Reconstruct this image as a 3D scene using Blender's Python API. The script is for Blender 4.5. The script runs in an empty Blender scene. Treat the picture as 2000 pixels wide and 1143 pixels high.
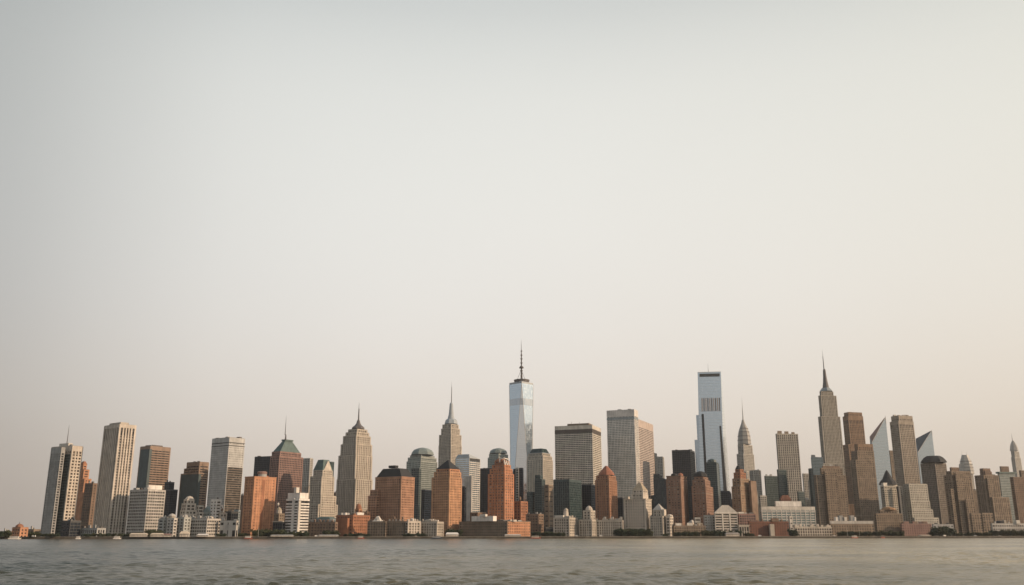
import bpy, math, random
import numpy as np
from math import radians as R, sin, cos, pi, sqrt, atan2

rnd = random.Random(7)
SC = bpy.context.scene
COL = SC.collection

# ------------------------------------------------------------------ camera
F = 1767.0                 # focal length in units of a 2000 wide frame
CAMZ = 8.0
PITCH = math.atan(470.5 / F)
CP, SP = cos(PITCH), sin(PITCH)
cam_d = bpy.data.cameras.new('camera')
cam_d.sensor_width = 36.0
cam_d.lens = 36.0 * F / 2000.0
cam_d.clip_start = 0.5
cam_d.clip_end = 30000
cam = bpy.data.objects.new('camera', cam_d)
COL.objects.link(cam)
cam.location = (0, 0, CAMZ)
cam.rotation_euler = (pi / 2 + PITCH, 0, 0)
SC.camera = cam

# ------------------------------------------------------------------ light
SUN_V = (0.970, -0.243)          # horizontal direction towards the sun
SUN_EL = R(19)
sv = (SUN_V[0] * cos(SUN_EL), SUN_V[1] * cos(SUN_EL), sin(SUN_EL))
sun_d = bpy.data.lights.new('sun', 'SUN')
sun_d.energy = 3.5
sun_d.angle = R(0.6)
sun_d.color = (1.0, 0.72, 0.48)
sun = bpy.data.objects.new('sun', sun_d)
COL.objects.link(sun)
from mathutils import Vector, Matrix
sun.rotation_euler = Vector(sv).to_track_quat('Z', 'Y').to_euler()
sun.location = (800, -400, 700)

W = bpy.data.worlds.new('World')
SC.world = W
W.use_nodes = True
nt = W.node_tree
nt.nodes.clear()
def wn(t, **k):
    n = nt.nodes.new(t)
    for a, b in k.items():
        setattr(n, a, b)
    return n
out = wn('ShaderNodeOutputWorld')
bg = wn('ShaderNodeBackground')
bg.inputs['Strength'].default_value = 1.0
sky = wn('ShaderNodeTexSky', sky_type='NISHITA', sun_disc=False)
sky.sun_elevation = SUN_EL
sky.sun_rotation = atan2(SUN_V[0], SUN_V[1])
sky.air_density = 1.0
sky.dust_density = 6.0
sky.ozone_density = 1.0
scl = wn('ShaderNodeVectorMath', operation='SCALE')
scl.inputs['Scale'].default_value = 0.06       # the Nishita sky at its usual low strength
nt.links.new(sky.outputs[0], scl.inputs[0])
tc = wn('ShaderNodeTexCoord')
sx = wn('ShaderNodeSeparateXYZ')
nt.links.new(tc.outputs['Generated'], sx.inputs[0])
ramp = wn('ShaderNodeValToRGB')
ramp.color_ramp.interpolation = 'B_SPLINE'
els = ramp.color_ramp.elements
stops = [(0.0, (.68, .585, .505)), (0.05, (.79, .69, .60)), (0.12, (.90, .815, .725)), (0.22, (.935, .90, .845)),
         (0.34, (.935, .925, .875)), (0.45, (.89, .895, .85)), (0.53, (.755, .775, .75)), (0.66, (.44, .48, .50)), (1.0, (.26, .32, .38))]
els[0].position = stops[0][0]; els[0].color = (*stops[0][1], 1)
els[1].position = stops[-1][0]; els[1].color = (*stops[-1][1], 1)
for p, c in stops[1:-1]:
    e = els.new(p); e.color = (*c, 1)
nt.links.new(sx.outputs['Z'], ramp.inputs[0])
ramp2 = wn('ShaderNodeValToRGB')                # sky dimmed along a tuned axis, left and behind camera, deepening shade
ramp2.color_ramp.interpolation = 'B_SPLINE'
e2 = ramp2.color_ramp.elements
st2 = [(0.0, (.50, .52, .55)), (0.30, (.55, .57, .59)), (0.40, (.545, .56, .575)), (0.45, (.73, .74, .75)), (0.51, (.91, .915, .92)),
       (0.60, (.98, .98, .98)), (0.70, (1.0, .99, .98)), (0.82, (.955, .94, .905)), (1.0, (.98, .94, .86))]
e2[0].position = 0; e2[0].color = (*st2[0][1], 1)
e2[1].position = 1; e2[1].color = (*st2[-1][1], 1)
for p, c in st2[1:-1]:
    e = e2.new(p); e.color = (*c, 1)
mr = wn('ShaderNodeMath', operation='MULTIPLY_ADD')
mr.inputs[1].default_value = 0.5; mr.inputs[2].default_value = 0.5
dt = wn('ShaderNodeVectorMath', operation='DOT_PRODUCT'); dt.inputs[1].default_value = (.85, .30, 0)
nt.links.new(tc.outputs['Generated'], dt.inputs[0])
nt.links.new(dt.outputs['Value'], mr.inputs[0])
nt.links.new(mr.outputs[0], ramp2.inputs[0])
mul = wn('ShaderNodeVectorMath', operation='MULTIPLY')
nt.links.new(ramp.outputs[0], mul.inputs[0]); nt.links.new(ramp2.outputs[0], mul.inputs[1])
# faint uneven high cloud
nz = wn('ShaderNodeTexNoise'); nz.inputs['Scale'].default_value = 2.2; nz.inputs['Detail'].default_value = 3
nt.links.new(tc.outputs['Generated'], nz.inputs[0])
mz = wn('ShaderNodeMapRange'); mz.inputs['To Min'].default_value = 0.965; mz.inputs['To Max'].default_value = 1.035
nt.links.new(nz.outputs[0], mz.inputs[0])
mul2 = wn('ShaderNodeVectorMath', operation='SCALE')
nt.links.new(mul.outputs[0], mul2.inputs[0]); nt.links.new(mz.outputs[0], mul2.inputs['Scale'])
mx = wn('ShaderNodeMix', data_type='RGBA')
mx.inputs['Factor'].default_value = 0.90
nt.links.new(scl.outputs[0], mx.inputs['A']); nt.links.new(mul2.outputs[0], mx.inputs['B'])
nt.links.new(mx.outputs['Result'], bg.inputs[0])
nt.links.new(bg.outputs[0], out.inputs[0])

SC.view_settings.view_transform = 'Standard'
SC.view_settings.look = 'None'
SC.view_settings.exposure = 0.0
SC.view_settings.gamma = 1.0
SC.view_settings.use_curve_mapping = False
SC.cycles.max_bounces = 5
SC.cycles.diffuse_bounces = 2
SC.cycles.glossy_bounces = 3
SC.cycles.volume_bounces = 0

# ------------------------------------------------------------------ materials
def links(m):
    return m.node_tree.nodes, m.node_tree.links

MATS = {}
def wallm(name, c, rough=0.85, var=0.17, streak=0.15):
    """masonry, concrete or painted metal: mottled, with faint vertical weather streaks"""
    if name in MATS: return MATS[name]
    m = bpy.data.materials.new(name); m.use_nodes = True
    n, l = links(m)
    p = n['Principled BSDF']
    p.inputs['Roughness'].default_value = rough
    t = n.new('ShaderNodeTexCoord')
    a = n.new('ShaderNodeTexNoise'); a.inputs['Scale'].default_value = 0.09; a.inputs['Detail'].default_value = 5
    l.new(t.outputs['Object'], a.inputs[0])
    mp = n.new('ShaderNodeMapping'); mp.inputs['Scale'].default_value = (0.35, 0.35, 0.02)
    l.new(t.outputs['Object'], mp.inputs[0])
    b = n.new('ShaderNodeTexNoise'); b.inputs['Scale'].default_value = 1.0; b.inputs['Detail'].default_value = 3
    l.new(mp.outputs[0], b.inputs[0])
    r1 = n.new('ShaderNodeMapRange'); r1.inputs[1].default_value = .3; r1.inputs[2].default_value = .7
    r1.inputs[3].default_value = 1 - var; r1.inputs[4].default_value = 1 + var
    l.new(a.outputs[0], r1.inputs[0])
    r2 = n.new('ShaderNodeMapRange'); r2.inputs[1].default_value = .3; r2.inputs[2].default_value = .7
    r2.inputs[3].default_value = 1 - streak; r2.inputs[4].default_value = 1 + streak
    l.new(b.outputs[0], r2.inputs[0])
    mu = n.new('ShaderNodeMath'); mu.operation = 'MULTIPLY'
    l.new(r1.outputs[0], mu.inputs[0]); l.new(r2.outputs[0], mu.inputs[1])
    v = n.new('ShaderNodeVectorMath'); v.operation = 'SCALE'
    v.inputs[0].default_value = c
    l.new(mu.outputs[0], v.inputs['Scale'])
    l.new(v.outputs[0], p.inputs['Base Color'])
    MATS[name] = m
    return m

def glassm(name, dark, blind, share=0.3, rough=0.12, metal=0.0, cell=(3.1, 3.1, 4.6), spec=0.5):
    """window glass: each pane its own tone (room, blind or curtain behind it)"""
    if name in MATS: return MATS[name]
    m = bpy.data.materials.new(name); m.use_nodes = True
    n, l = links(m)
    p = n['Principled BSDF']
    p.inputs['Metallic'].default_value = metal
    p.inputs['Specular IOR Level'].default_value = spec
    t = n.new('ShaderNodeTexCoord')
    d = n.new('ShaderNodeVectorMath'); d.operation = 'DIVIDE'; d.inputs[1].default_value = cell
    l.new(t.outputs['Object'], d.inputs[0])
    f = n.new('ShaderNodeVectorMath'); f.operation = 'FLOOR'
    l.new(d.outputs[0], f.inputs[0])
    w = n.new('ShaderNodeTexWhiteNoise')
    l.new(f.outputs[0], w.inputs['Vector'])
    cr = n.new('ShaderNodeValToRGB')
    e = cr.color_ramp.elements
    e[0].position = 0; e[0].color = (*dark, 1)
    e[1].position = 1; e[1].color = (*blind, 1)
    x = e.new(max(0.02, 1 - share)); x.color = (*[a * .8 + b * .2 for a, b in zip(dark, blind)], 1)
    l.new(w.outputs['Value'], cr.inputs[0])
    l.new(cr.outputs[0], p.inputs['Base Color'])
    rr = n.new('ShaderNodeMapRange'); rr.inputs[3].default_value = rough * .6; rr.inputs[4].default_value = rough * 1.8
    l.new(w.outputs['Value'], rr.inputs[0])
    l.new(rr.outputs[0], p.inputs['Roughness'])
    MATS[name] = m
    return m

CONC = wallm('grey concrete', (.36, .36, .35))
CONC2 = wallm('pale concrete', (.47, .445, .41))
CREAM = wallm('cream stone', (.56, .50, .43))
CREAM2 = wallm('warm limestone', (.47, .42, .355))
LIME = wallm('grey limestone', (.36, .33, .28))
ORANGE = wallm('orange brick', (.47, .235, .135), var=.24)
ORANGE2 = wallm('rust brick', (.33, .15, .085), var=.24)
BROWN = wallm('brown brick', (.215, .15, .11), var=.22)
BROWN2 = wallm('tan brick', (.225, .175, .13), var=.22)
REDBR = wallm('red brick', (.185, .085, .058), var=.24)
ROSE = wallm('rose granite', (.27, .17, .145))
BRZ = wallm('bronze spandrel', (.25, .17, .12), .5)
BRZD = wallm('dark bronze', (.09, .075, .065), .5)
TAUPE = wallm('taupe metal', (.62, .575, .50), .6)
WHITE = wallm('white panel', (.74, .70, .65))
WHITE2 = wallm('off white stone', (.62, .58, .52))
STEEL = wallm('pale steel', (.38, .42, .45), .4, .05, .05)
BLUEG = wallm('blue grey panel', (.27, .31, .33), .5)
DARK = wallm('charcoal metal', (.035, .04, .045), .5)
NAVY = wallm('dark blue metal', (.02, .03, .045), .45)
TEALD = wallm('dark teal metal', (.045, .075, .08), .5)
COPPER = wallm('green copper', (.085, .135, .13), .6)
COPPER2 = wallm('pale green copper', (.22, .265, .26), .6)
SLATE = wallm('black slate', (.03, .032, .035), .8)
TERRA = wallm('terracotta', (.33, .14, .09))
ROOFG = wallm('gravel roof', (.16, .15, .14))
MAST = wallm('mast steel', (.13, .12, .12), .6)
GOLD = wallm('tan dome', (.38, .315, .23))
STREET = wallm('asphalt', (.07, .07, .07))
LAND = wallm('dusty ground', (.14, .13, .11))
WALLSEA = wallm('stained sea wall', (.085, .075, .062), var=.3, streak=.3)
PROM = wallm('promenade paving', (.25, .23, .20))

GD = glassm('window dark', (.012, .015, .018), (.12, .11, .10), .25)
GB = glassm('window blinds', (.02, .02, .02), (.24, .20, .16), .35)
GN = glassm('window navy', (.008, .014, .024), (.025, .035, .05), .2, spec=.35)
GT = glassm('window teal', (.02, .04, .045), (.07, .10, .10), .3, .1)
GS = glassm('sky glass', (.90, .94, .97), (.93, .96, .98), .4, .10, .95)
GS2 = glassm('cool sky glass', (.64, .75, .85), (.69, .79, .88), .4, .12, .9)
GW = glassm('pale green glass', (.50, .57, .59), (.55, .61, .63), .4, .14, .88)
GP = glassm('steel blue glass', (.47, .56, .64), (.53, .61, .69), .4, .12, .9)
GM = glassm('green sky glass', (.20, .25, .25), (.27, .31, .30), .4, .15, .6)
GK = glassm('smoked glass', (.05, .055, .06), (.12, .12, .12), .3, .12, .4)

BELT = {'orange brick': wallm('orange stone band', (.47, .27, .17)), 'rust brick': wallm('rust stone band', (.39, .21, .135)), 'brown brick': BROWN2,
        'tan brick': wallm('pale tan band', (.33, .27, .205)), 'muted brown brick': MATS['pale tan band'], 'brown tan brick': MATS['pale tan band'], 'deep tan brick': MATS['pale tan band']}
# ------------------------------------------------------------------ mesh helpers
class MB:
    def __init__(s): s.v = []; s.f = []
    def box(s, x0, x1, y0, y1, z0, z1):
        if x1 <= x0 or y1 <= y0 or z1 <= z0: return
        i = len(s.v)
        s.v += [(x0,y0,z0),(x1,y0,z0),(x1,y1,z0),(x0,y1,z0),(x0,y0,z1),(x1,y0,z1),(x1,y1,z1),(x0,y1,z1)]
        s.f += [(i,i+3,i+2,i+1),(i+4,i+5,i+6,i+7),(i,i+1,i+5,i+4),(i+1,i+2,i+6,i+5),(i+2,i+3,i+7,i+6),(i+3,i,i+4,i+7)]
    def loft(s, rings, close_top=True, close_bot=True):
        """rings: lists of points, all the same length"""
        n = len(rings[0]); i = len(s.v)
        for r in rings: s.v += list(r)
        for k in range(len(rings) - 1):
            for j in range(n):
                a = i + k * n + j; b = i + k * n + (j + 1) % n
                s.f.append((a, b, b + n, a + n))
        if close_bot: s.f.append(tuple(i + j for j in reversed(range(n))))
        if close_top: s.f.append(tuple(i + (len(rings) - 1) * n + j for j in range(n)))
    def add(s, verts, faces):
        i = len(s.v); s.v += list(verts); s.f += [tuple(i + a for a in f) for f in faces]
    def cyl(s, x, y, z0, z1, r0, r1=None, n=8):
        r1 = r0 if r1 is None else r1
        s.loft([[(x + r * cos(2 * pi * k / n), y + r * sin(2 * pi * k / n), z) for k in range(n)] for r, z in ((r0, z0), (max(r1, .02), z1))])
    def beam(s, p, q, w):
        p = Vector(p); q = Vector(q); d = (q - p).normalized()
        u = d.cross(Vector((0, 0, 1)));
        if u.length < .01: u = Vector((1, 0, 0))
        u.normalize(); v = d.cross(u)
        s.loft([[tuple(c + u * a * w + v * b * w) for a, b in ((-1, -1), (1, -1), (1, 1), (-1, 1))] for c in (p, q)])
    def build(s, name, mat, parent=None, smooth=False):
        me = bpy.data.meshes.new(name)
        me.from_pydata(s.v, [], s.f)
        me.materials.append(mat)
        me.update()
        if smooth:
            me.polygons.foreach_set('use_smooth', [True] * len(me.polygons))
        o = bpy.data.objects.new(name, me)
        COL.objects.link(o)
        if parent is not None: o.parent = parent
        return o

def Zp(py, Y):
    v = (571.5 - py) / F
    return CAMZ + Y * (SP + v * CP) / (CP - v * SP)
def Xp(px, Y, z):
    return (px - 1000.0) / F * (Y * CP + (z - CAMZ) * SP)
def Pp(px, py, Y):
    z = Zp(py, Y)
    return Vector((Xp(px, Y, z), Y, z))
def shore(X): return 1500 + 0.2 * X
GZ = 3.0       # street level
HAZE_DENSITY = 2.8e-5

class Style:
    def __init__(s, wall, glass, bay=5.5, fl=5.0, pw=2.0, sh=2.0, mode='grid', cw=2.5, depth=.7):
        s.wall, s.glass, s.bay, s.fl, s.pw, s.sh, s.mode, s.cw, s.depth = wall, glass, bay, fl, pw, sh, mode, cw, depth

class Bld:
    """one building: an Empty at its base that parents its parts; local x runs along the left face, local y along the right face"""
    def __init__(b, name, label, Y, phi, cat='building', group=None, xref=None):
        b.name, b.label, b.Y0, b.phi, b.cat, b.group = name, label, Y, R(phi), cat, group
        b.Y = None; b.parts = {}; b.root = None; b.extra = []
        if xref is not None: b._setY(xref)
    def _setY(b, xc):
        if b.Y is None:
            b.Y = b.Y0 + 0.2 * (xc - 1000) / F * b.Y0
    def _root(b, wx, wy):
        if b.root is None:
            e = bpy.data.objects.new(b.name, None); COL.objects.link(e)
            e.empty_display_size = 10
            e.location = (wx, wy, GZ); e.rotation_euler = (0, 0, b.phi)
            e['label'] = b.label; e['category'] = b.cat
            if b.group: e['group'] = b.group
            b.root = e; b.o = (wx, wy)
    def loc(b, wx, wy):
        dx, dy = wx - b.o[0], wy - b.o[1]
        c, s = cos(b.phi), sin(b.phi)
        return (dx * c + dy * s, -dx * s + dy * c)
    def foot(b, xl, xc, xr, yt, dy=0.0, mind=14):
        b._setY(xc)
        Y = b.Y + dy
        z = Zp(yt, Y)
        C = (Xp(xc, Y, z), Y)
        S = (z - CAMZ) * SP
        def w(px, d):
            k = (px - 1000) / F
            den = d[0] - k * d[1] * CP
            return (k * (C[1] * CP + S) - C[0]) / den
        dl = (-cos(b.phi), -sin(b.phi)); dr = (-sin(b.phi), cos(b.phi))
        wl = w(xl, dl); wr = w(xr, dr)
        if xr - xc < .5: wr = mind
        if xc - xl < .5: wl = mind
        if not (3 <= wl < 175): print('FOOT', b.label[:30], 'wl', round(wl, 1)); wl = min(max(abs(wl), 6), 120) if wl > 0 else 90
        if not (3 <= wr < 175): print('FOOT', b.label[:30], 'wr', round(wr, 1)); wr = min(max(abs(wr), 6), 120) if wr > 0 else 90
        if b.root is None:
            cx = C[0] + (dl[0] * wl + dr[0] * wr) / 2; cy = C[1] + (dl[1] * wl + dr[1] * wr) / 2
            b._root(cx, cy)
        x1, y0 = b.loc(*C)
        return (x1 - wl, x1, y0, y0 + wr, z - GZ)
    def mb(b, part, mat, kind=None):
        k = (part, mat.name)
        if k not in b.parts: b.parts[k] = (MB(), mat, kind)
        return b.parts[k][0]
    def one(b, part, mat):
        """a part that stays an object of its own even if it repeats"""
        m = MB(); b.extra.append((m, part, mat)); return m
    def tier(b, xl, xc, xr, yt, st, yb=None, dy=0, top=3.0, slot=0, bot=0, mind=14, units=True):
        x0, x1, y0, y1, z1 = b.foot(xl, xc, xr, yt, dy, mind)
        z0 = -1.5 if yb is None else Zp(yb, b.Y + dy) - GZ
        b.facade((x0, x1, y0, y1), z0, z1, st, top, slot, bot)
        if units and x1 - x0 > 17 and y1 - y0 > 17:
            b.clutter((x0 + 1.5, x1 - 1.5, y0 + 1.5, y1 - 1.5, z0, z1), 2, [ROOFG, CONC, BRZD], (.9, 3.0))
        return (x0, x1, y0, y1, z0, z1)
    def facade(b, r, z0, z1, st, top=3.0, slot=0, bot=0):
        x0, x1, y0, y1 = r
        Wm = b.mb('wall', st.wall); G = b.mb('window', st.glass, 'stuff')
        d = st.depth
        G.box(x0 + d, x1 - d, y0 + d, y1 - d, z0, z1 - .5)
        Wm.box(x0, x1, y0, y1, z1 - top, z1)
        Rf = b.one('roof', ROOFG)
        Rf.box(x0 + .8, x1 - .8, y0 + .8, y1 - .8, z1, z1 + .35)
        ep, es = {'grid': (.04, .2), 'vert': (.04, max(.45, .62 * d)), 'horiz': (.45, .03), 'curtain': (.5, .48), 'punch': (.05, .06)}[st.mode]
        cw = min(st.cw, (x1 - x0) / 5, (y1 - y0) / 5)
        zt = z1 - top
        if cw > .3:
            e = .02
            for cx0, cx1 in ((x0 + e, x0 + cw), (x1 - cw, x1 - e)):
                for cy0, cy1 in ((y0 + e, y0 + cw), (y1 - cw, y1 - e)):
                    Wm.box(cx0, cx1, cy0, cy1, z0, zt)
        z = zt - slot
        if bot: Wm.box(x0 - .03, x1 + .03, y0 - .03, y1 + .03, z0, z0 + bot)
        if slot: Wm.box(x0 + es + .02, x1 - es - .02, y0 + es + .02, y1 - es - .02, z - st.sh * .5, z); z -= st.sh * .5
        win = st.fl - st.sh
        while z - win - st.sh > z0 + bot:
            z -= win
            Wm.box(x0 + es, x1 - es, y0 + es, y1 - es, z - st.sh, z)
            z -= st.sh
        if st.wall.name in BELT and z1 - max(z0, 0) > 34:
            Bm = b.mb('belt_course', BELT[st.wall.name], 'stuff')
            zb = zt - st.fl * 2.5
            while zb > 12:
                Bm.box(x0 - .1, x1 + .1, y0 - .1, y1 + .1, zb, zb + .7); zb -= st.fl * rnd.choice((6, 9, 11))
        if st.pw > 0:
            for (a0, a1, ax) in ((x0, x1, 0), (y0, y1, 1)):
                L = a1 - a0 - 2 * cw
                n = max(1, round(L / st.bay))
                for k in range(1, n):
                    c = a0 + cw + L * k / n
                    h = st.pw / 2
                    if ax == 0:
                        Wm.box(c - h, c + h, y0 + ep, y0 + d + .2, z0, zt)
                        Wm.box(c - h, c + h, y1 - d - .2, y1 - ep, z0, zt)
                    else:
                        Wm.box(x1 - d - .2, x1 - ep, c - h, c + h, z0, zt)
                        Wm.box(x0 + ep, x0 + d + .2, c - h, c + h, z0, zt)
    def pbox(b, part, mat, xl, xc, xr, yt, yb=None, dy=0, mind=8, single=True):
        x0, x1, y0, y1, z1 = b.foot(xl, xc, xr, yt, dy, mind)
        z0 = -1.5 if yb is None else Zp(yb, b.Y + dy) - GZ
        (b.one(part, mat) if single else b.mb(part, mat)).box(x0, x1, y0, y1, z0, z1)
        return (x0, x1, y0, y1, z0, z1)
    def band(b, part, mat, r, z0, z1, out=.35):
        x0, x1, y0, y1 = r[:4]
        b.one(part, mat).box(x0 - out, x1 + out, y0 - out, y1 + out, z0, z1)
    def pyr(b, part, mat, r, h, inset=.5, over=.6, ridge=None, z=None):
        """hipped or pyramid roof on a tier; inset = how far (fraction) the top edge draws in on each side"""
        x0, x1, y0, y1 = r[:4]; z = r[5] + .02 if z is None else z
        x0 -= over; x1 += over; y0 -= over; y1 += over
        a, c = (x1 - x0) * inset * .999, (y1 - y0) * inset * .999
        if ridge is not None: c = (y1 - y0) * ridge * .999
        m = b.one(part, mat)
        m.loft([[(x0, y0, z), (x1, y0, z), (x1, y1, z), (x0, y1, z)],
                [(x0 + a, y0 + c, z + h), (x1 - a, y0 + c, z + h), (x1 - a, y1 - c, z + h), (x0 + a, y1 - c, z + h)]])
        return ((x0 + a, x1 - a, y0 + c, y1 - c, z, z + h))
    def loft(b, part, mat, prof, dy=0, n=8, rot=None, cx=None, single=True, squash=1.0):
        """prof: (px centre, py, width px) from bottom to top"""
        b._setY(prof[0][0]); Y = b.Y + dy
        if b.root is None:
            z = Zp(prof[0][1], Y); b._root(Xp(prof[0][0], Y, z), Y)
        m = b.one(part, mat) if single else b.mb(part, mat)
        rings = []
        if rot is None: rot = pi / n
        c0 = None
        for (px, py, w) in prof:
            z = Zp(py, Y)
            if c0 is None: c0 = b.loc(Xp(px, Y, z), Y)
            r = w / F * (Y * CP + (z - CAMZ) * SP) / 2
            if n == 4: r *= 1.25
            if n in (6, 8): r *= 1.05
            rings.append([(c0[0] + r * cos(rot + 2 * pi * k / n), c0[1] + squash * r * sin(rot + 2 * pi * k / n), z - GZ) for k in range(n)])
        m.loft(rings)
        return c0
    def mast(b, part, px, yt, yb, w0=2.0, w1=.4, dy=0, mat=None, n=6):
        b._setY(px); Y = b.Y + dy
        z1, z0 = Zp(yt, Y), Zp(yb, Y)
        if b.root is None: b._root(Xp(px, Y, z0), Y)
        c = b.loc(Xp(px, Y, (z0 + z1) / 2), Y)
        b.one(part, mat or MAST).cyl(c[0], c[1], z0 - GZ, z1 - GZ, w0 / 2, w1 / 2, n)
        return (c[0], c[1], z0 - GZ, z1 - GZ)
    def pent(b, part, mat, r, fx0, fx1, fy0, fy1, h, z=None):
        x0, x1, y0, y1 = r[:4]; z = r[5] if z is None else z
        b.one(part, mat).box(x0 + (x1 - x0) * fx0, x0 + (x1 - x0) * fx1, y0 + (y1 - y0) * fy0, y0 + (y1 - y0) * fy1, z, z + h)
    def clutter(b, r, k=3, mats=None, h=(2, 5)):
        """a few plant boxes, vents and a tank on a flat roof"""
        x0, x1, y0, y1 = r[:4]; z = r[5]
        mats = mats or [ROOFG, CONC2, CONC]
        cells = [(i, j) for i in range(3) for j in range(3)]
        rnd.shuffle(cells)
        for q in range(k):
            i, j = cells[q]
            w, d = (x1 - x0) / 3, (y1 - y0) / 3
            ax = x0 + w * (i + rnd.uniform(.12, .3)); ay = y0 + d * (j + rnd.uniform(.12, .3))
            bw = w * rnd.uniform(.3, .6); bd = d * rnd.uniform(.3, .6)
            b.one('roof_unit', rnd.choice(mats)).box(ax, ax + bw, ay, ay + bd, z + .3, z + rnd.uniform(*h))
    def dormers(b, r, n=6, mat=None, h=(1.4, 4.2)):
        """gables, chimneys and stair heads rising behind the parapet of a low block"""
        x0, x1, y0, y1 = r[:4]; z = r[5]
        for k in range(n):
            f = (k + rnd.uniform(.15, .6)) / n
            w = rnd.uniform(1.6, 4.0); hh = rnd.uniform(*h)
            if x1 - x0 > y1 - y0: ax, ay = x0 + (x1 - x0 - w) * f, y0 + rnd.uniform(.6, 5)
            else: ax, ay = x1 - w - rnd.uniform(.6, 5), y0 + (y1 - y0 - w) * f
            m = b.one('dormer', mat or CREAM2)
            m.box(ax, ax + w, ay, ay + w, z, z + hh)
            if rnd.random() < .6:
                m.loft([[(ax - .2, ay - .2, z + hh), (ax + w + .2, ay - .2, z + hh), (ax + w + .2, ay + w + .2, z + hh), (ax - .2, ay + w + .2, z + hh)],
                        [(ax + w * .45, ay + w * .45, z + hh + 1.5), (ax + w * .55, ay + w * .45, z + hh + 1.5), (ax + w * .55, ay + w * .55, z + hh + 1.5), (ax + w * .45, ay + w * .55, z + hh + 1.5)]])
    def tank(b, r, fx=.5, fy=.4, rad=2.2, h=4.5, leg=3.0):
        x0, x1, y0, y1 = r[:4]; z = r[5]
        x = x0 + (x1 - x0) * fx; y = y0 + (y1 - y0) * fy
        m = b.one('water_tank', BROWN)
        for sx_ in (-1, 1):
            for sy_ in (-1, 1):
                m.box(x + sx_ * rad * .6 - .15, x + sx_ * rad * .6 + .15, y + sy_ * rad * .6 - .15, y + sy_ * rad * .6 + .15, z, z + leg)
        m.cyl(x, y, z + leg, z + leg + h, rad, rad, 10)
        m.cyl(x, y, z + leg + h, z + leg + h + 1.6, rad * 1.1, .1, 10)
    def done(b):
        for (part, mn), (m, mat, kind) in b.parts.items():
            if not m.v: continue
            o = m.build(part, mat, b.root)
            if kind: o['kind'] = kind
        for m, part, mat in b.extra:
            if m.v: m.build(part, mat, b.root)
        return b.root

def struct(o): o['kind'] = 'structure'; return o
def tag(o, label, cat, group=None):
    o['label'] = label; o['category'] = cat
    if group: o['group'] = group
    return o

# ------------------------------------------------------------------ land and water
m = MB()
m.add([(-4500, shore(-4500) + 1, GZ), (4500, shore(4500) + 1, GZ), (4500, 9000, GZ), (-4500, 9000, GZ),
       (-4500, shore(-4500) + 1, -3), (4500, shore(4500) + 1, -3)], [(0, 1, 2, 3), (4, 5, 1, 0)])
struct(m.build('ground', LAND))
m = MB()
m.add([(-2500, shore(-2500) + 7, GZ + .006), (2500, shore(2500) + 7, GZ + .006), (2500, shore(2500) + 16, GZ + .006), (-2500, shore(-2500) + 16, GZ + .006)], [(0, 1, 2, 3)])
struct(m.build('promenade', PROM))
# the sea wall in lengths with a coping
sea = bpy.data.objects.new('sea_wall', None); COL.objects.link(sea); sea.location = (0, 1500, 0); sea.rotation_euler = (0, 0, math.atan(.2))
tag(sea, 'long dark stained sea wall at the water\'s edge below the city', 'wall')
L0 = 2000 / cos(math.atan(.2))
m = MB(); c = MB()
seg = 24.0; x = -L0
while x < L0:
    w = seg
    m.box(x + .15, x + w - .15, -.6 + rnd.uniform(-.12, .12), 3.0, -2, GZ - .15)
    c.box(x + .05, x + w - .05, -.9, 2.4, GZ - .15, GZ + .35 + rnd.uniform(0, .1))
    x += w
o = m.build('wall_panel', WALLSEA, sea)
o2 = c.build('coping', PROM, sea)

mw = bpy.data.materials.new('river water'); mw.use_nodes = True
n, l = links(mw)
p = n['Principled BSDF']
p.inputs['Base Color'].default_value = (.085, .078, .055, 1)
p.inputs['Roughness'].default_value = .22
p.inputs['IOR'].default_value = 1.33
p.inputs['Specular IOR Level'].default_value = .36
t = n.new('ShaderNodeTexCoord')
mp = n.new('ShaderNodeMapping'); mp.inputs['Scale'].default_value = (.7, 1.3, 1); mp.inputs['Rotation'].default_value = (0, 0, .35)
l.new(t.outputs['Object'], mp.inputs[0])
a = n.new('ShaderNodeTexNoise'); a.inputs['Scale'].default_value = .42; a.inputs['Detail'].default_value = 7; a.inputs['Roughness'].default_value = .62
l.new(mp.outputs[0], a.inputs[0])
bu = n.new('ShaderNodeBump'); bu.inputs['Strength'].default_value = 1.0; bu.inputs['Distance'].default_value = .55
l.new(a.outputs[0], bu.inputs['Height'])
l.new(bu.outputs[0], p.inputs['Normal'])
# sky's left-to-right brightness painted into the water colour: dark green to tan, patchy
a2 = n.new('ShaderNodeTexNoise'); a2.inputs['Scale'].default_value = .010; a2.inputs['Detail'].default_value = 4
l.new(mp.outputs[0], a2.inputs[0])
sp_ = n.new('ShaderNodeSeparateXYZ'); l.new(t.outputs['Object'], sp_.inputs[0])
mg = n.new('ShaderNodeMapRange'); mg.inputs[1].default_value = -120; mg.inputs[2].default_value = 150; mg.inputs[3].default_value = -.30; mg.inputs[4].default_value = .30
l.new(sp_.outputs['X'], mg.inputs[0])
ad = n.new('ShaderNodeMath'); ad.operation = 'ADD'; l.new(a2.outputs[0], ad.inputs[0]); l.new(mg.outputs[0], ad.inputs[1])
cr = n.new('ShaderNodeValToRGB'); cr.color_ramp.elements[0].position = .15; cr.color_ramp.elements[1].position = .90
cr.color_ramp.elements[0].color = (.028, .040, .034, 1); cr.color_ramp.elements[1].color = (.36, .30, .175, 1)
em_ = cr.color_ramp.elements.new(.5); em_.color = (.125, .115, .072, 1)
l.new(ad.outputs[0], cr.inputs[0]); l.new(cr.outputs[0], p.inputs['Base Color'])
p.inputs['Specular Tint'].default_value = (.93, .97, .86, 1)

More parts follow.
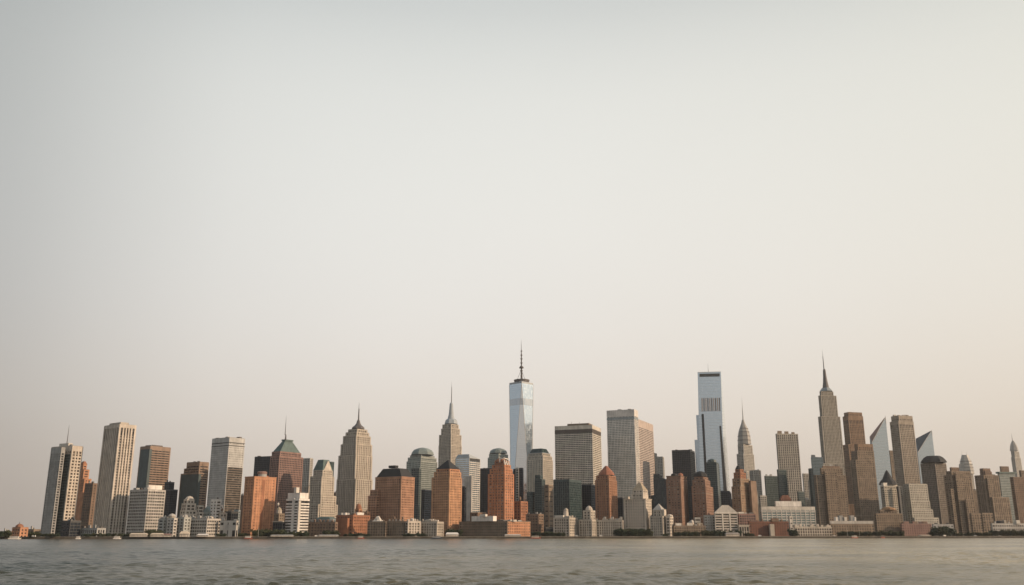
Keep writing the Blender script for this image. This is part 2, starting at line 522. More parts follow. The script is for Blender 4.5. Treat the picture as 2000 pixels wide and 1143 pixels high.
rows = 1000; cols = 560
Yv = 55 * (1760 / 55) ** (np.arange(rows) / (rows - 1))
U = np.linspace(-.80, .80, cols)
YY, UU = np.meshgrid(Yv, U, indexing='ij')
XX = UU * YY * 1.05
sp = YY * np.log(1760 / 55) / rows
ZZ = np.zeros_like(XX)
wr = np.random.RandomState(3)
for k in range(64):
    lam = 1.3 * (8.5 / 1.3) ** (wr.rand())
    th = wr.normal(1.9, .6)
    kx, ky = 2 * pi / lam * cos(th), 2 * pi / lam * sin(th)
    amp = .0100 * lam ** .72
    fade = np.clip((lam / sp - 2.0) / 2.0, 0, 1)
    ph = kx * XX + ky * YY + wr.rand() * 6.28
    s = np.sin(ph)
    ZZ += amp * fade * (s + .35 * s * s)
for k in range(16):
    lam = wr.uniform(8, 20)
    th = wr.normal(1.7, .35)
    kx, ky = 2 * pi / lam * cos(th), 2 * pi / lam * sin(th)
    ZZ += .0018 * lam * np.clip((lam / sp - 2.0) / 2.0, 0, 1) * np.sin(kx * XX + ky * YY + wr.rand() * 6.28)
# gusts: patches of rougher and calmer water
g = np.zeros_like(XX)
for k in range(9):
    lam = wr.uniform(60, 260); th = wr.rand() * 6.28
    g += np.sin(2 * pi / lam * (cos(th) * XX + sin(th) * YY * .6) + wr.rand() * 6.28)
ZZ *= np.clip(.86 + .2 * g / 2.2, .4, 1.25)
ZZ *= np.clip((1500 + .2 * XX - YY) / 60, 0, 1)
co = np.stack([XX, YY, ZZ], -1).reshape(-1, 3).astype(np.float32)
me = bpy.data.meshes.new('water')
nv = rows * cols; nf = (rows - 1) * (cols - 1)
idx = np.arange(nv).reshape(rows, cols)
quads = np.stack([idx[:-1, :-1], idx[:-1, 1:], idx[1:, 1:], idx[1:, :-1]], -1).reshape(-1).astype(np.int32)
me.vertices.add(nv); me.vertices.foreach_set('co', co.ravel())
me.loops.add(nf * 4); me.loops.foreach_set('vertex_index', quads)
me.polygons.add(nf); me.polygons.foreach_set('loop_start', np.arange(nf, dtype=np.int32) * 4)
me.polygons.foreach_set('use_smooth', np.ones(nf, dtype=bool))
me.update(calc_edges=True)
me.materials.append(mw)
wo = bpy.data.objects.new('water', me); COL.objects.link(wo); struct(wo)
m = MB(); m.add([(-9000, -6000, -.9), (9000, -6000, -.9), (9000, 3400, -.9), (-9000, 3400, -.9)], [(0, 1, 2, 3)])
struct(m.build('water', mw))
m = MB(); m.add([(-9000, -6000, -9), (9000, -6000, -9), (9000, 3400, -9), (-9000, 3400, -9)], [(0, 1, 2, 3)])
struct(m.build('river_bed', LAND))

# ------------------------------------------------------------------ facade styles
S_CONCF = Style(CONC, GD, 3.4, 4.2, 1.9, 1.5, 'vert')
S_CREAMG = Style(CREAM, GB, 5.4, 5.2, 2.4, 2.2, 'grid')
S_PILLAR = Style(CREAM, GK, 5.6, 4.5, 2.3, 1.6, 'vert', 3.0, 1.6)
S_BRZ = Style(BRZ, GD, 9, 5.0, .6, 2.6, 'horiz', 2.5)
S_CONCG = Style(CONC2, GD, 4.6, 5.0, 1.3, 2.2, 'horiz', 1.6, .9)
S_ORANGE = Style(ORANGE, GD, 4.9, 4.7, 2.6, 2.5, 'grid', 3.2, .6)
ORB = wallm('brown orange brick', (.43, .245, .16), var=.24)
ORC = wallm('red orange brick', (.45, .205, .115), var=.24)
ORD = wallm('yellow orange brick', (.47, .265, .155), var=.24)
BELT.update({'brown orange brick': MATS['orange stone band'], 'red orange brick': MATS['rust stone band'], 'yellow orange brick': MATS['orange stone band']})
S_ORB = Style(ORB, GB, 4.4, 4.6, 2.2, 2.4, 'grid', 3.2, .6)
S_ORC = Style(ORC, glassm('pale curtain', (.03, .03, .03), (.42, .36, .30), .5), 5.4, 4.9, 3.0, 2.6, 'grid', 3.4, .6)
S_ORANGE2 = Style(ORANGE2, GB, 5.0, 5.0, 2.8, 2.8, 'grid', 3.2, .5)
S_BROWN = Style(BROWN, GB, 5.0, 4.8, 2.7, 2.6, 'grid', 3, .5)
S_TAN = Style(BROWN2, GB, 5.0, 4.8, 2.7, 2.6, 'grid', 3, .5)
S_TANV = Style(BROWN2, GB, 5.4, 4.8, 3.0, 2.2, 'vert', 3.4, .6)
S_ROSE = Style(ROSE, GK, 4.4, 4.6, 1.7, 1.9, 'grid', 2.4, .6)
S_REDBR = Style(REDBR, GD, 4.6, 4.4, 2.9, 2.4, 'grid', 2.5, .4)
S_LIMEV = Style(CREAM2, GD, 5.6, 4.8, 3.0, 2.0, 'vert', 4, .7)
S_LIMES = Style(LIME, GD, 5.2, 4.8, 2.8, 2.0, 'vert', 3.5, .7)
S_LIMEG = Style(CREAM2, GD, 5.0, 4.8, 2.8, 2.6, 'grid', 3, .5)
S_CREAMP = Style(CREAM, GD, 5.2, 5.0, 2.9, 2.6, 'grid', 3, .6)
S_TAUPE = Style(TAUPE, GK, 4.2, 4.4, .9, 1.9, 'horiz', 1.5, .6)
S_GRID = Style(WHITE2, GT, 4.6, 4.6, 1.7, 2.1, 'grid', 3.6, .6)
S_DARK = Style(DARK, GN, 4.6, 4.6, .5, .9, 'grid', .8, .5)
S_NAVY = Style(NAVY, GN, 4.6, 4.6, .5, .8, 'vert', .8, .5)
S_TEAL = Style(TEALD, GT, 4.6, 4.6, .6, 1.3, 'horiz', 1.0, .5)
S_BLUEG = Style(BLUEG, GM, 3.6, 4.4, .7, 1.5, 'grid', 1.2, .4)
S_STEEL = Style(STEEL, GS2, 4.6, 4.6, .35, .6, 'grid', .8, .35)
S_GREENG = Style(wallm('grey green panel', (.30, .33, .31), .5), GM, 4.6, 4.6, .8, 1.6, 'grid', 1.5, .5)
S_WHITEB = Style(WHITE, GD, 60, 5.6, 0, 3.0, 'horiz', 1.2, .9)
S_WHITEG = Style(WHITE2, GK, 4.6, 4.8, 1.4, 2.0, 'grid', 2.5, .6)
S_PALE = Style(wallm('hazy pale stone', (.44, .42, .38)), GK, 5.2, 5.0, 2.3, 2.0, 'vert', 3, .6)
S_GRIDB = Style(wallm('putty concrete', (.42, .39, .34)), GK, 6.4, 4.8, 2.2, 1.6, 'vert', 2.8, .8)

# ================================================================== the city, from left to right
# --- far left bank
b = Bld('brick_warehouse', 'small domed orange brick building alone among trees at far left', 1600, -30)
r = b.tier(24, 40, 56, 1030, S_ORANGE)
b.loft('dome', ORANGE2, [(38, 1030.5, 15), (38, 1027, 14), (38, 1024.5, 9), (38, 1023, 2)], dy=12, n=10)
b.mast('finial', 38, 1019, 1024, 1.2, .3, dy=12)
b.done()
b = Bld('low_building', 'low grey brown flat roofed building left of the leftmost tower', 1640, -30)
r = b.tier(54, 66, 80, 1034, S_TAN); b.clutter(r, 3); b.done()
b = Bld('low_building', 'low dark warehouse left of the small domed brick building', 1700, -30)
r = b.tier(-6, 12, 26, 1038, S_BROWN); b.clutter(r, 2); b.done()

b = Bld('office_tower', 'pale slab tower at far left with roof antenna and recessed dark strip', 1720, -30, 'skyscraper')
r = b.tier(100.5, 141.8, 163, 870.5, S_CREAMG, top=9, slot=4)
r2 = b.tier(100, 120.5, 128, 873.5, S_CONCF, dy=-7, top=10)
b.facade((r[1] - (r[1] - r[0]) * .47, r[1] - 2.6, r[2] - .5, r[2] + 1.2), -1.5, r[5] - 14, S_TEAL, 1)
b.pbox('penthouse', WHITE2, 116, 134, 142, 865.5, 872, dy=6)
b.mast('antenna', 133, 830, 867, 1.6, .3, dy=12)
b.done()
b = Bld('glass_block', 'low black glass block at the foot of the pale slab tower at left', 1600, -35)
r = b.tier(121, 138, 159, 1017, S_DARK); b.clutter(r, 2, [DARK]); b.done()
b = Bld('brick_tower', 'stepped orange brick tower peeking between the two leftmost pale towers', 1950, -34, 'tower')
b.tier(147, 167, 188, 962, S_ORANGE)
b.tier(151, 165, 179, 935, S_ORANGE, dy=5)
b.tier(155, 164, 175, 917, S_ORANGE, dy=9)
r = b.tier(157, 163, 170, 907, S_ORANGE, dy=12)
b.pyr('roof_cap', ORANGE2, r, 6, .3); b.done()
b = Bld('brick_tower', 'plain dark brown block just left of the ribbed tower with slotted crown', 1850, -30)
r = b.tier(166, 182, 196, 944, S_BROWN); b.clutter(r); b.done()
b = Bld('office_tower', 'tall tower with cream vertical ribs and tall dark slots at its crown', 1700, -38, 'skyscraper')
r = b.tier(203.5, 234, 267, 828, Style(CREAM, GK, 5.4, 4.6, 2.5, 1.3, 'vert', 3, 1.9), top=6, slot=13)
b.pbox('penthouse', CREAM2, 214, 236, 252, 824.5, 829, dy=8)
b.done()
b = Bld('podium_building', 'low grey colonnaded podium at the foot of the ribbed cream tower', 1590, -30)
r = b.tier(157, 190, 207, 1031.5, Style(CONC, GD, 4.4, 7, 1.7, 2.4, 'vert', 2, 1.2)); b.clutter(r, 4); b.done()
b = Bld('office_tower', 'dark bronze tower with teal left side and plain brown top band', 2150, -34, 'skyscraper')
r = b.tier(274, 294, 334, 871, S_BRZ, top=9)
b.pbox('penthouse', BRZD, 284, 298, 318, 869, 874, dy=8)
b.pbox('side_panel', TEALD, 275, 292.5, 293.5, 877, dy=-1, mind=3)
b.done()
b = Bld('office_block', 'beige gridded concrete block with white penthouse left of the black towers', 1660, -33)
r = b.tier(254, 289.5, 324, 956, S_CONCG, top=3)
b.pbox('penthouse', WHITE, 287, 291, 317, 947.5, 957, dy=14)
b.clutter(r, 3)
b.done()
b = Bld('glass_tower', 'narrow black glass tower with one step beside the beige gridded block', 2050, -30, 'tower')
r = b.tier(321, 333, 347.5, 956, S_NAVY)
r = b.tier(322, 330, 341, 941.5, S_NAVY, dy=5); b.clutter(r, 2, [DARK]); b.done()
b = Bld('office_tower', 'dark teal stepped tower with brown banded right side', 2150, -32, 'skyscraper')
b.tier(353, 388, 407, 924, S_BRZ, top=2)
b.tier(359.5, 389, 407.5, 914, S_BRZ, dy=3, top=2)
r = b.tier(365, 390.3, 408.5, 902, S_BRZ, dy=5, top=9)
b.pbox('side_panel', TEALD, 354.5, 388.5, 389.5, 926, dy=-1, mind=3)
b.done()
b = Bld('office_tower', 'smooth grey tower with two thin dark lines under its white top', 1950, -36, 'skyscraper')
stg = Style(wallm('smooth grey panel', (.46, .46, .445), .6), GK, 3.4, 4.4, 2.3, 2.9, 'grid', 2.2, .3)
r = b.tier(414.5, 448.3, 478.8, 854, stg, top=11)
for z in (9.5, 15.5):
    b.band('dark_band', DARK, r, r[5] - z - 1.6, r[5] - z, .12)
b.facade((r[1] - 1.6, r[1] + .5, r[2] + 1.2, r[3] - 1.2), -1.5, Zp(912, b.Y) - GZ, Style(wallm('weathered bronze band', (.15, .115, .085), .6), GD, 60, 4.4, 0, 1.7, 'horiz', .4, .4), .8)  # dark brown bands over the lower part of the right face
b.clutter(r, 2)
b.done()
b = Bld('round_top_building', 'small cream building with rounded arched top in front of dark teal tower', 1680, -40)
b.tier(352, 362, 385, 996, S_CREAMG)
b.tier(355, 364, 383, 983, S_CREAMG, dy=2)
r = b.tier(359, 366, 380, 975, S_CREAMG, dy=4)
b.loft('dome', CREAM, [(370, 975.5, 17), (370, 972.5, 14), (370, 970, 8), (370, 969, 2)], dy=14, n=10)
b.done()
b = Bld('low_tower', 'small pink cream tower right of the round topped cream building', 1690, -40)
r = b.tier(384, 388, 398, 987, S_CREAMG); b.tank(r); b.tier(384, 389, 404, 1000, S_CREAMG, dy=-3); b.done()
b = Bld('gabled_building', 'grey green gabled block between two small cream towers', 1680, -35)
r = b.tier(396, 410, 418, 1000, S_GREENG)
b.pyr('roof', COPPER2, r, 9, .5, .4, ridge=.02); b.done()
b = Bld('apartment_block', 'bright white blank sided block stepped down to the right', 1670, -38)
r = b.tier(412, 423, 433, 975, Style(WHITE, GB, 8, 5, 5.5, 2.6, 'grid', 3, .4), top=4)
b.tier(414, 425, 436, 986, Style(WHITE, GB, 8, 5, 5.5, 2.6, 'grid', 3, .4), dy=3)
r2 = b.tier(420, 430, 444, 1001.5, S_CREAMG, dy=2); b.clutter(r, 2); b.tank(r2, .8, .4, 1.8, 3); b.done()
for (a, c, d, y, nm, lb) in ((310, 320, 331, 1013, 'office_block', 'lowest leftmost grey waterfront block with rounded corner'),
                             (344, 360, 374, 1010.5, 'office_block', 'plain grey waterfront block under the round topped cream building'),
                             (371, 405, 432, 1013, 'office_block', 'wide grey banded waterfront block below the white stepped block')):
    b = Bld(nm, lb, 1590, -22)
    r = b.tier(a, c, d, y, S_CONCG if c == 405 else Style(wallm('soft grey stucco', (.36, .37, .35)), GD, 5.2, 4.6, 3.0, 2.6, 'grid', 3, .4))
    b.clutter(r, 4, [CONC2, WHITE2, CONC]); b.dormers(r, 7, CONC); b.done()
b = Bld('domed_building', 'small grey waterfront building with a domed round tower', 1580, -22)
b.tier(327, 340, 347, 1012, Style(CONC2, GD, 5, 4.6, 2.8, 2.4, 'grid'))
b.loft('tower', LIME, [(336, 1014, 13), (336, 1008, 13)], dy=8, n=10)
b.loft('dome', CONC2, [(336, 1008, 14), (336, 1005.5, 12), (336, 1004, 6), (336, 1003, 1)], dy=8, n=10)
b.done()
b = Bld('warehouse', 'square beige windowless block left of the big orange tower', 1590, -14)
r = b.tier(430, 462, 466, 1017, Style(CONC2, GD, 9, 12, 7.5, 8, 'grid', 4, .3), top=3); b.clutter(r, 2); b.done()
b = Bld('low_tower', 'thin grey block in the gap left of the big orange tower', 1800, -20)
r = b.tier(457, 466, 470, 996, S_BLUEG); b.done()
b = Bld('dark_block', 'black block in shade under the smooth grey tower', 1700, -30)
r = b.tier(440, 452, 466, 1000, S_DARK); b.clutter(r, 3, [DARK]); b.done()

b = Bld('brick_tower', 'big flat topped orange brick tower with round rooftop drum', 1620, -36, 'tower')
r = b.tier(478.5, 497.3, 540, 931.5, Style(ORANGE, GD, 5.0, 4.6, 3.6, 3.3, 'grid', 4, .35), top=4)
# flush recess strip and parapet on the right face
x0, x1, y0, y1, z0, z1 = r
yc = y0 + (y1 - y0) * .43
b.one('recess_panel', ORANGE2).box(x1 - .2, x1 + .12, yc - 2.6, yc + 2.6, z0, z1 - 4)
b.band('cornice', ORANGE, r, z1 - .2, z1 + 1.1, .5)
b.loft('roof_drum', CONC, [(512, 932, 17), (512, 926, 17)], dy=24, n=14)
b.loft('drum_cap', ROSE, [(512, 926, 19), (512, 922.5, 19), (512, 921, 15)], dy=24, n=14)
b.pent('roof_unit', ORANGE2, r, .1, .5, .55, .85, 4)
b.done()
b = Bld('glass_tower', 'square black glass tower behind the big orange tower', 2300, -24, 'tower')
r = b.tier(497.5, 531, 546, 891, S_NAVY); b.done()
b = Bld('office_tower', 'reddish brown granite tower with green copper pyramid roof and thin spire', 2050, -34, 'skyscraper')
r = b.tier(528, 546, 592.5, 890, S_ROSE, top=4)
r = b.tier(531, 547.5, 588.5, 881.5, S_ROSE, dy=4, top=3)
q = b.pyr('roof', COPPER, r, 24, .32, -1.5)
b.one('roof_crown', COPPER).box(q[0] - 1.5, q[1] + 1.5, q[2] - 1.5, q[3] + 1.5, q[5], q[5] + 3.2)
b.mast('mast_base', 558, 849, 859, 4, 2, dy=22)
b.mast('spire', 558, 812, 850, 1.8, .3, dy=22)
b.done()
b = Bld('slab_tower', 'plain pale grey hazy slab behind the green roofed granite tower', 2700, -20, 'tower')
r = b.tier(583, 606, 612, 895, S_PALE, mind=20); b.done()
b = Bld('stepped_tower', 'stepped cream tower with steep teal hipped roof and dark slab behind', 2000, -33, 'tower')
b.tier(606, 622, 660, 985, S_LIMEG)
b.tier(607, 627, 657, 968, S_LIMEG, dy=3)
b.tier(606, 628.5, 653.5, 930, S_LIMEG, dy=6)
r = b.tier(612, 630.5, 650, 918, S_LIMEG, dy=8, top=2)
b.pyr('roof', COPPER, r, 22, .22, .2)
b.pyr('gable', CREAM, (r[1] - 5, r[1] + .5, r[2] + 3, r[3] - 3, 0, r[5]), 19, .02, 0, ridge=.45)
b.done()
b = Bld('glass_tower', 'narrow dark slab right behind the steep teal hipped roof', 2100, -30, 'tower')
r = b.tier(640, 647, 653, 902, S_TEAL); b.done()
b = Bld('apartment_tower', 'bright white tower with dark horizontal window bands near the water', 1600, -32, 'tower')
x0, x1, y0, y1, z1 = b.foot(559, 584.5, 605, 974)
b.mb('window', GD, 'stuff').box(x0 + 1, x1 - 1, y0 + 1, y1 - 1, -1.5, z1 - 1)
b.mb('roof', ROOFG).box(x0 + 1, x1 - 1, y0 + 1, y1 - 1, z1 - 1, z1 + .2)
b.one('floor_band', WHITE).box(x0, x1, y0, y1, z1 - 3.2, z1)
z = z1 - 7
while z > 7:
    b.one('floor_band', WHITE).box(x0, x1, y0, y1, z - 2.5, z)
    z -= 4.55
b.one('stair_pier', WHITE).box(x0 + (x1 - x0) * .52, x0 + (x1 - x0) * .66, y0 - 1.2, y0 + 1.5, -1.5, z1 + .5)
b.one('corner_pier', WHITE2).box(x1 - 2.4, x1 + .15, y0 - .15, y0 + 4.5, -1.5, z1 - 4)
b.pbox('penthouse', WHITE, 562.5, 586, 602.5, 962.5, 974, dy=4)
b.pbox('lift_tower', WHITE2, 574.5, 579, 585, 952, 963, dy=8)
b.done()
b = Bld('domed_tower_building', 'tan tower with white dome tucked between orange and white banded towers', 1750, -30)
b.tier(532, 545, 556, 1003, S_TAN)
b.loft('tower', CREAM2, [(545, 1004, 11), (545, 996, 10)], dy=10)
b.loft('dome', GOLD, [(545, 996, 10), (545, 993, 8), (545, 990.5, 2)], dy=10, n=10)
b.loft('water_sphere', WHITE2, [(543, 988, 1), (543, 987, 4), (543, 985, 5), (543, 983, 4), (543, 982, 1)], dy=30, n=10)
b.mast('sphere_post', 543, 987, 1004, 1.5, 1.5, dy=30)
b.done()
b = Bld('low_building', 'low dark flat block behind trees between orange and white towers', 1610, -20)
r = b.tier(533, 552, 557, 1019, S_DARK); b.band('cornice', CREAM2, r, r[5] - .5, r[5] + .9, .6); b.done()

b = Bld('art_deco_tower', 'tall cream art deco tower with stepped crown and short spire left of centre', 2150, -36, 'skyscraper')
b.tier(657.5, 695, 728, 935, S_LIMEV, dy=-4)
b.tier(661, 695, 727.5, 888, S_LIMEV, dy=0)
b.tier(665.5, 695.5, 727, 866, S_LIMEV, dy=3)
b.tier(670, 696, 724.5, 850, S_LIMEV, dy=6)
b.tier(675, 697, 721.5, 843, S_LIMEV, dy=9)
r = b.tier(680, 698, 718, 837.5, S_LIMEV, dy=13)
b.loft('crown', MAST, [(699.5, 838, 25), (699.5, 835.5, 24), (700, 831, 13), (700.3, 827, 8), (700.5, 821, 5)], dy=36, n=8)
b.mast('spire', 700.7, 799, 822, 3.6, 2.4, dy=36)
b.mast('spire_tip', 701.2, 786, 799.5, 1.4, .3, dy=36)
b.done()
b = Bld('apartment_block', 'low wide brown brick block right of the white banded tower', 1605, -15)
r = b.tier(600, 655, 660, 1020, S_BROWN, mind=20); b.clutter(r, 4); b.dormers(r, 6, BROWN); b.done()
b = Bld('market_hall', 'flat teal roofed hall at the base of the stepped cream tower', 1680, -20)
r = b.tier(617, 644, 656, 1013, S_BLUEG); b.pyr('roof', COPPER, r, 3, .2); b.done()
b = Bld('brick_block', 'red brown brick block with two white rooftop huts', 1620, -28)
r = b.tier(657, 690, 723, 1006, S_ORANGE2)
b.pbox('roof_hut', WHITE, 669.5, 675, 678, 1001.5, 1006, dy=8)
b.pbox('roof_hut', WHITE, 694, 698, 711, 1001, 1006, dy=8)
b.pbox('wing', ORANGE2, 656, 679, 681, 1012, dy=-3, mind=12)
b.tank(r, .95, .85)
b.clutter(r, 3)
b.dormers(r, 5, ORANGE2); b.done()
b = Bld('round_roof_building', 'small brown round topped building before the cream art deco tower', 1800, -36)
b.tier(693, 701, 708, 994, S_ORANGE)
b.loft('dome', ORANGE2, [(700.5, 994.5, 12), (700.5, 989, 10.5), (700.5, 985, 6), (700.5, 983.5, 1)], dy=8, n=10)
b.tier(706, 714, 723, 1000, S_ORANGE, dy=-6)
b.done()
b = Bld('brick_block', 'broad brown brick block with black mansard roof and orange right side', 1800, -30, 'building')
b.tier(719, 735, 742, 968, S_ORB, dy=14)
b.tier(723, 737, 742, 957, S_ORB, dy=18)
r = b.tier(733, 784.4, 810, 930.5, S_ORB, top=5)
b.band('cornice', ORB, r, r[5] - 1.4, r[5] - .2, .6)
q = b.pyr('roof', SLATE, r, 16, .17, -1.5)
b.pbox('penthouse', SLATE, 759, 772, 778, 909, 914, dy=22)
b.done()
b = Bld('dark_slab', 'dark grey glass slab between the mansard roofed block and the grey green domed tower', 2000, -25, 'tower')
r = b.tier(803, 819, 823, 914, Style(wallm('graphite panel', (.10, .12, .12), .5), GT, 4.6, 4.6, .9, 1.5, 'grid', 1.2, .4)); b.done()
b = Bld('dark_slab', 'short black tower directly under the leftmost grey green dome', 2050, -25, 'tower')
r = b.tier(823, 830, 846, 956, S_NAVY); b.done()
b = Bld('domed_tower', 'grey green glass tower with low octagonal dome behind the black pyramid tower', 2250, -36, 'skyscraper')
b.tier(794, 822, 854.5, 900, S_GREENG, top=3)
b.tier(796.5, 822.5, 853, 892.5, S_GREENG, dy=4, top=3)
r = b.tier(801, 823, 849, 889, S_GREENG, dy=9, top=4)
b.loft('dome', COPPER2, [(825, 889, 45), (825, 884, 42), (825, 879.5, 34), (825, 876, 18), (825, 874.5, 4)], dy=34, n=8)
b.band('eave', STEEL, r, r[5] - .6, r[5] + .8, .8)
b.done()
b = Bld('pyramid_roof_tower', 'orange brick tower topped with a black pyramid roof left of centre', 1640, -33, 'tower')
b.tier(843.3, 878, 902.5, 932, Style(ORD, GB, 4.6, 4.4, 2.6, 2.5, 'grid', 3.6, .4), top=2)
r = b.tier(847.5, 878.7, 901, 921, Style(ORD, GB, 4.6, 4.4, 2.6, 2.5, 'grid', 3.6, .4), dy=3, top=2)
r = b.tier(852, 878.5, 898, 915.5, S_ORANGE, dy=6, top=2)
b.pyr('roof', SLATE, r, 17, .49, .5)
b.done()
b = Bld('art_deco_tower', 'slim cream spired tower between grey green dome and slanted glass roof', 2900, -38, 'skyscraper')
b.tier(856.5, 881, 902, 869, S_LIMEV)
b.tier(857.5, 881, 901.5, 848, S_LIMEV, dy=5)
b.tier(861.5, 881, 898.5, 836, S_LIMEV, dy=10)
r = b.tier(864, 881, 896, 828, S_LIMEV, dy=14)
b.loft('crown', STEEL, [(881, 828.5, 26), (881, 822, 23), (881, 819, 17)], dy=44, n=8)
b.loft('mooring_tower', STEEL, [(881, 819.5, 14), (881.2, 809, 9.5), (881.5, 797, 7.5), (881.6, 789, 6.5), (881.6, 786.5, 3)], dy=44, n=12)
b.mast('antenna', 882, 756, 788, 3.0, 1.8, dy=44)
b.mast('antenna_tip', 882.2, 745, 757, 1.0, .2, dy=44)
b.done()
b = Bld('slant_roof_tower', 'glass tower with a slanted folded roof and striped dark right side', 2100, -33, 'skyscraper')
x0, x1, y0, y1, z1 = b.foot(889, 917, 938, 894.5)
st = Style(WHITE2, GS2, 8, 4.6, .5, 1.6, 'horiz', 1.0, .5)
b.facade((x0, x1, y0, y1), -1.5, z1, st, 1.0)
zt = Zp(887, b.Y) - GZ
b.one('sloping_roof', STEEL).add([(x0, y0, z1), (x1, y0, z1), (x1, y1, z1), (x0, y1, z1), (x1 - 3, y0 + 2, zt), (x0 + 4, y0 + 6, zt + 1)],
                                 [(0, 1, 4, 5), (1, 2, 4), (2, 3, 5, 4), (3, 0, 5), (0, 3, 2, 1)])
b.one('gable_window', DARK).add([(x1 + .1, y0 + 1, z1 - .4), (x1 + .1, y1 - 1, z1 - .4), (x1 + .1, y1 - 1, z1 - 6.5), (x1 + .1, y0 + 1, z1 - 6.5)], [(0, 3, 2, 1)])
b.pbox('side_slab', CONC2, 907, 921, 923, 930, dy=-12, mind=10)
b.done()
b = Bld('dark_slab', 'thin black slab right of the black pyramid tower', 1900, -25, 'tower')
b.tier(900, 908, 911, 950, S_DARK); b.done()
b = Bld('glass_tower', 'dark blue glass slab left of the orange tower with rooftop sign frame', 2300, -24, 'tower')
r = b.tier(936, 960, 968, 914.5, S_NAVY, mind=18); b.done()
b = Bld('domed_tower', 'grey green tower with rounded dome half hidden behind orange sign tower', 2400, -35, 'skyscraper')
b.tier(952.5, 974, 993, 893, S_GREENG)
b.tier(955, 974, 992.5, 886, S_GREENG, dy=5)
b.loft('dome', COPPER2, [(973.5, 886, 36), (973.5, 881, 32), (973.5, 877.5, 22), (973.5, 875.5, 6)], dy=36, n=12)
b.done()
b = Bld('art_deco_tower', 'orange brick setback tower crowned by a white zigzag sign frame', 1650, -33, 'tower')
b.tier(953, 985.7, 1004, 925, S_ORC, top=2)
b.tier(956.5, 985.7, 1001, 915, S_ORC, dy=3, top=2)
b.tier(961, 985.5, 998, 907.5, S_ORC, dy=6, top=2)
r = b.tier(966, 984.5, 995, 899.5, S_ORANGE2, dy=9, top=2)
b.pyr('roof', ORANGE2, (r[0], r[1] - 4, r[2], r[3], 0, r[5]), 5, .3, 0)
x1, y0, y1, z = r[1], r[2], r[3], r[5]
m = b.one('sign_frame', WHITE)
zz = [(-1, 10), (2, 0), (6, 9), (10, -1), (13, 8)]
for (a, c), (d, e) in zip(zz[:-1], zz[1:]):
    m.beam((x1 + .5, y0 + a, z - 9 + c), (x1 + .5, y0 + d, z - 9 + e), .8)
m.beam((x1 - 9, y0 - .6, z + 3.5), (x1 + .5, y0 - .6, z + 4), 1.0)
m.beam((x1 - 9, y0 - .6, z - 3), (x1 - 9, y0 - .6, z + 4), .8)
m.beam((x1 + .5, y0 - .6, z + 4), (x1 + .5, y0 + 13, z + 3), .8)
b.done()

# --- the tall tapering glass tower at the centre
b = Bld('glass_skyscraper', 'tallest tapering pale glass tower at centre with ringed spire', 2300, 0, 'skyscraper')
b._setY(1018)
Y = b.Y + 32
zt = Zp(752, Y)
Xc = Xp(1018, Y, zt)
b._root(Xc, Y)
hw = 23.3 / F * (Y * CP + (zt - CAMZ) * SP)
zt -= GZ; zb = -1.5
th0 = R(-90 + 2)
top = [(hw * cos(th0 + k * pi / 2), hw * sin(th0 + k * pi / 2), zt) for k in range(4)]
hb = hw * 1.14
base = [(hb * cos(th0 + pi / 4 + k * pi / 2 - .08), hb * sin(th0 + pi / 4 + k * pi / 2 - .08), 40) for k in range(4)]
low = [(q_[0], q_[1], zb) for q_ in base]
names = []
for k in range(4):
    # upright triangle (apex at a top corner), inverted triangle (apex at a base corner)
    m = b.one('glass_facet', GS); m.add([base[k - 1], base[k], top[k]], [(0, 1, 2)])
    m = b.one('glass_facet', GS2); m.add([top[k], base[k], top[(k + 1) % 4]], [(0, 1, 2)])
def lerp(p, q, t): return tuple(a + (c - a) * t for a, c in zip(p, q))
b.one('podium', STEEL).loft([low, base])
# floor lines standing proud of the glass, and the bright corner edges
fm = b.mb('floor_line', STEEL, 'stuff')
nfl = 62
for i in range(1, nfl):
    t = i / nfl
    pts = []
    for k in range(4):
        pts.append(lerp(base[k - 1], top[k], t)); pts.append(lerp(base[k], top[k], t))
    o_ = 1.002
    z = pts[0][2]
    fm.loft([[(p_[0] * o_, p_[1] * o_, z - .16) for p_ in pts], [(p_[0] * o_, p_[1] * o_, z + .16) for p_ in pts]])
em = b.one('edge_trim', WHITE2)
for k in range(4):
    em.beam(base[k], top[k], .42); em.beam(base[k - 1], top[k], .42)
for k in range(4):
    c = lerp(top[k], top[(k + 1) % 4], .5)
mech = b.one('louvre_band', glassm('louvre glass', (.50, .55, .60), (.62, .65, .68), .5, .12, .9, (1.4, 1.4, 40)))
t0_, t1_ = .835, .885
rg = []
for t in (t0_, t1_):
    r_ = []
    for k in range(4):
        r_.append(lerp(base[k - 1], top[k], t)); r_.append(lerp(base[k], top[k], t))
    rg.append([(p_[0] * 1.0062, p_[1] * 1.0062, p_[2]) for p_ in r_])
mech.loft(rg)
b.one('roof_parapet', STEEL).loft([top, [(p_[0] * .985, p_[1] * .985, zt + 5) for p_ in top]])
b.loft('ring_platform', MAST, [(1019, 749, 24), (1019, 747.5, 29), (1019, 745, 30), (1019, 742.5, 31), (1019, 741.8, 26)], dy=32, n=20)
b.mast('spire_base', 1018.7, 724, 745, 5.5, 4.4, dy=32)
b.mast('spire', 1018.4, 690, 724.5, 3.8, 2.4, dy=32)
b.mast('spire_tip', 1018.1, 663.5, 690.5, 2.0, .3, dy=32)
for (py, w) in ((734, 4), (724, 5), (718.5, 9), (716.5, 6.5), (709, 4.5), (701, 4.5), (694, 4), (686, 3.4)):
    b.loft('spire_ring', MAST, [(1018.5, py + .9, w), (1018.5, py - .9, w)], dy=32, n=12)
for s_ in (-1, 1):
    m = b.one('guy_strut', MAST)
    z1_ = Zp(722, Y) - GZ; z0_ = Zp(745, Y) - GZ
    m.beam((s_ * 12, 0, z0_), (0, 0, z1_), .35)
b.done()

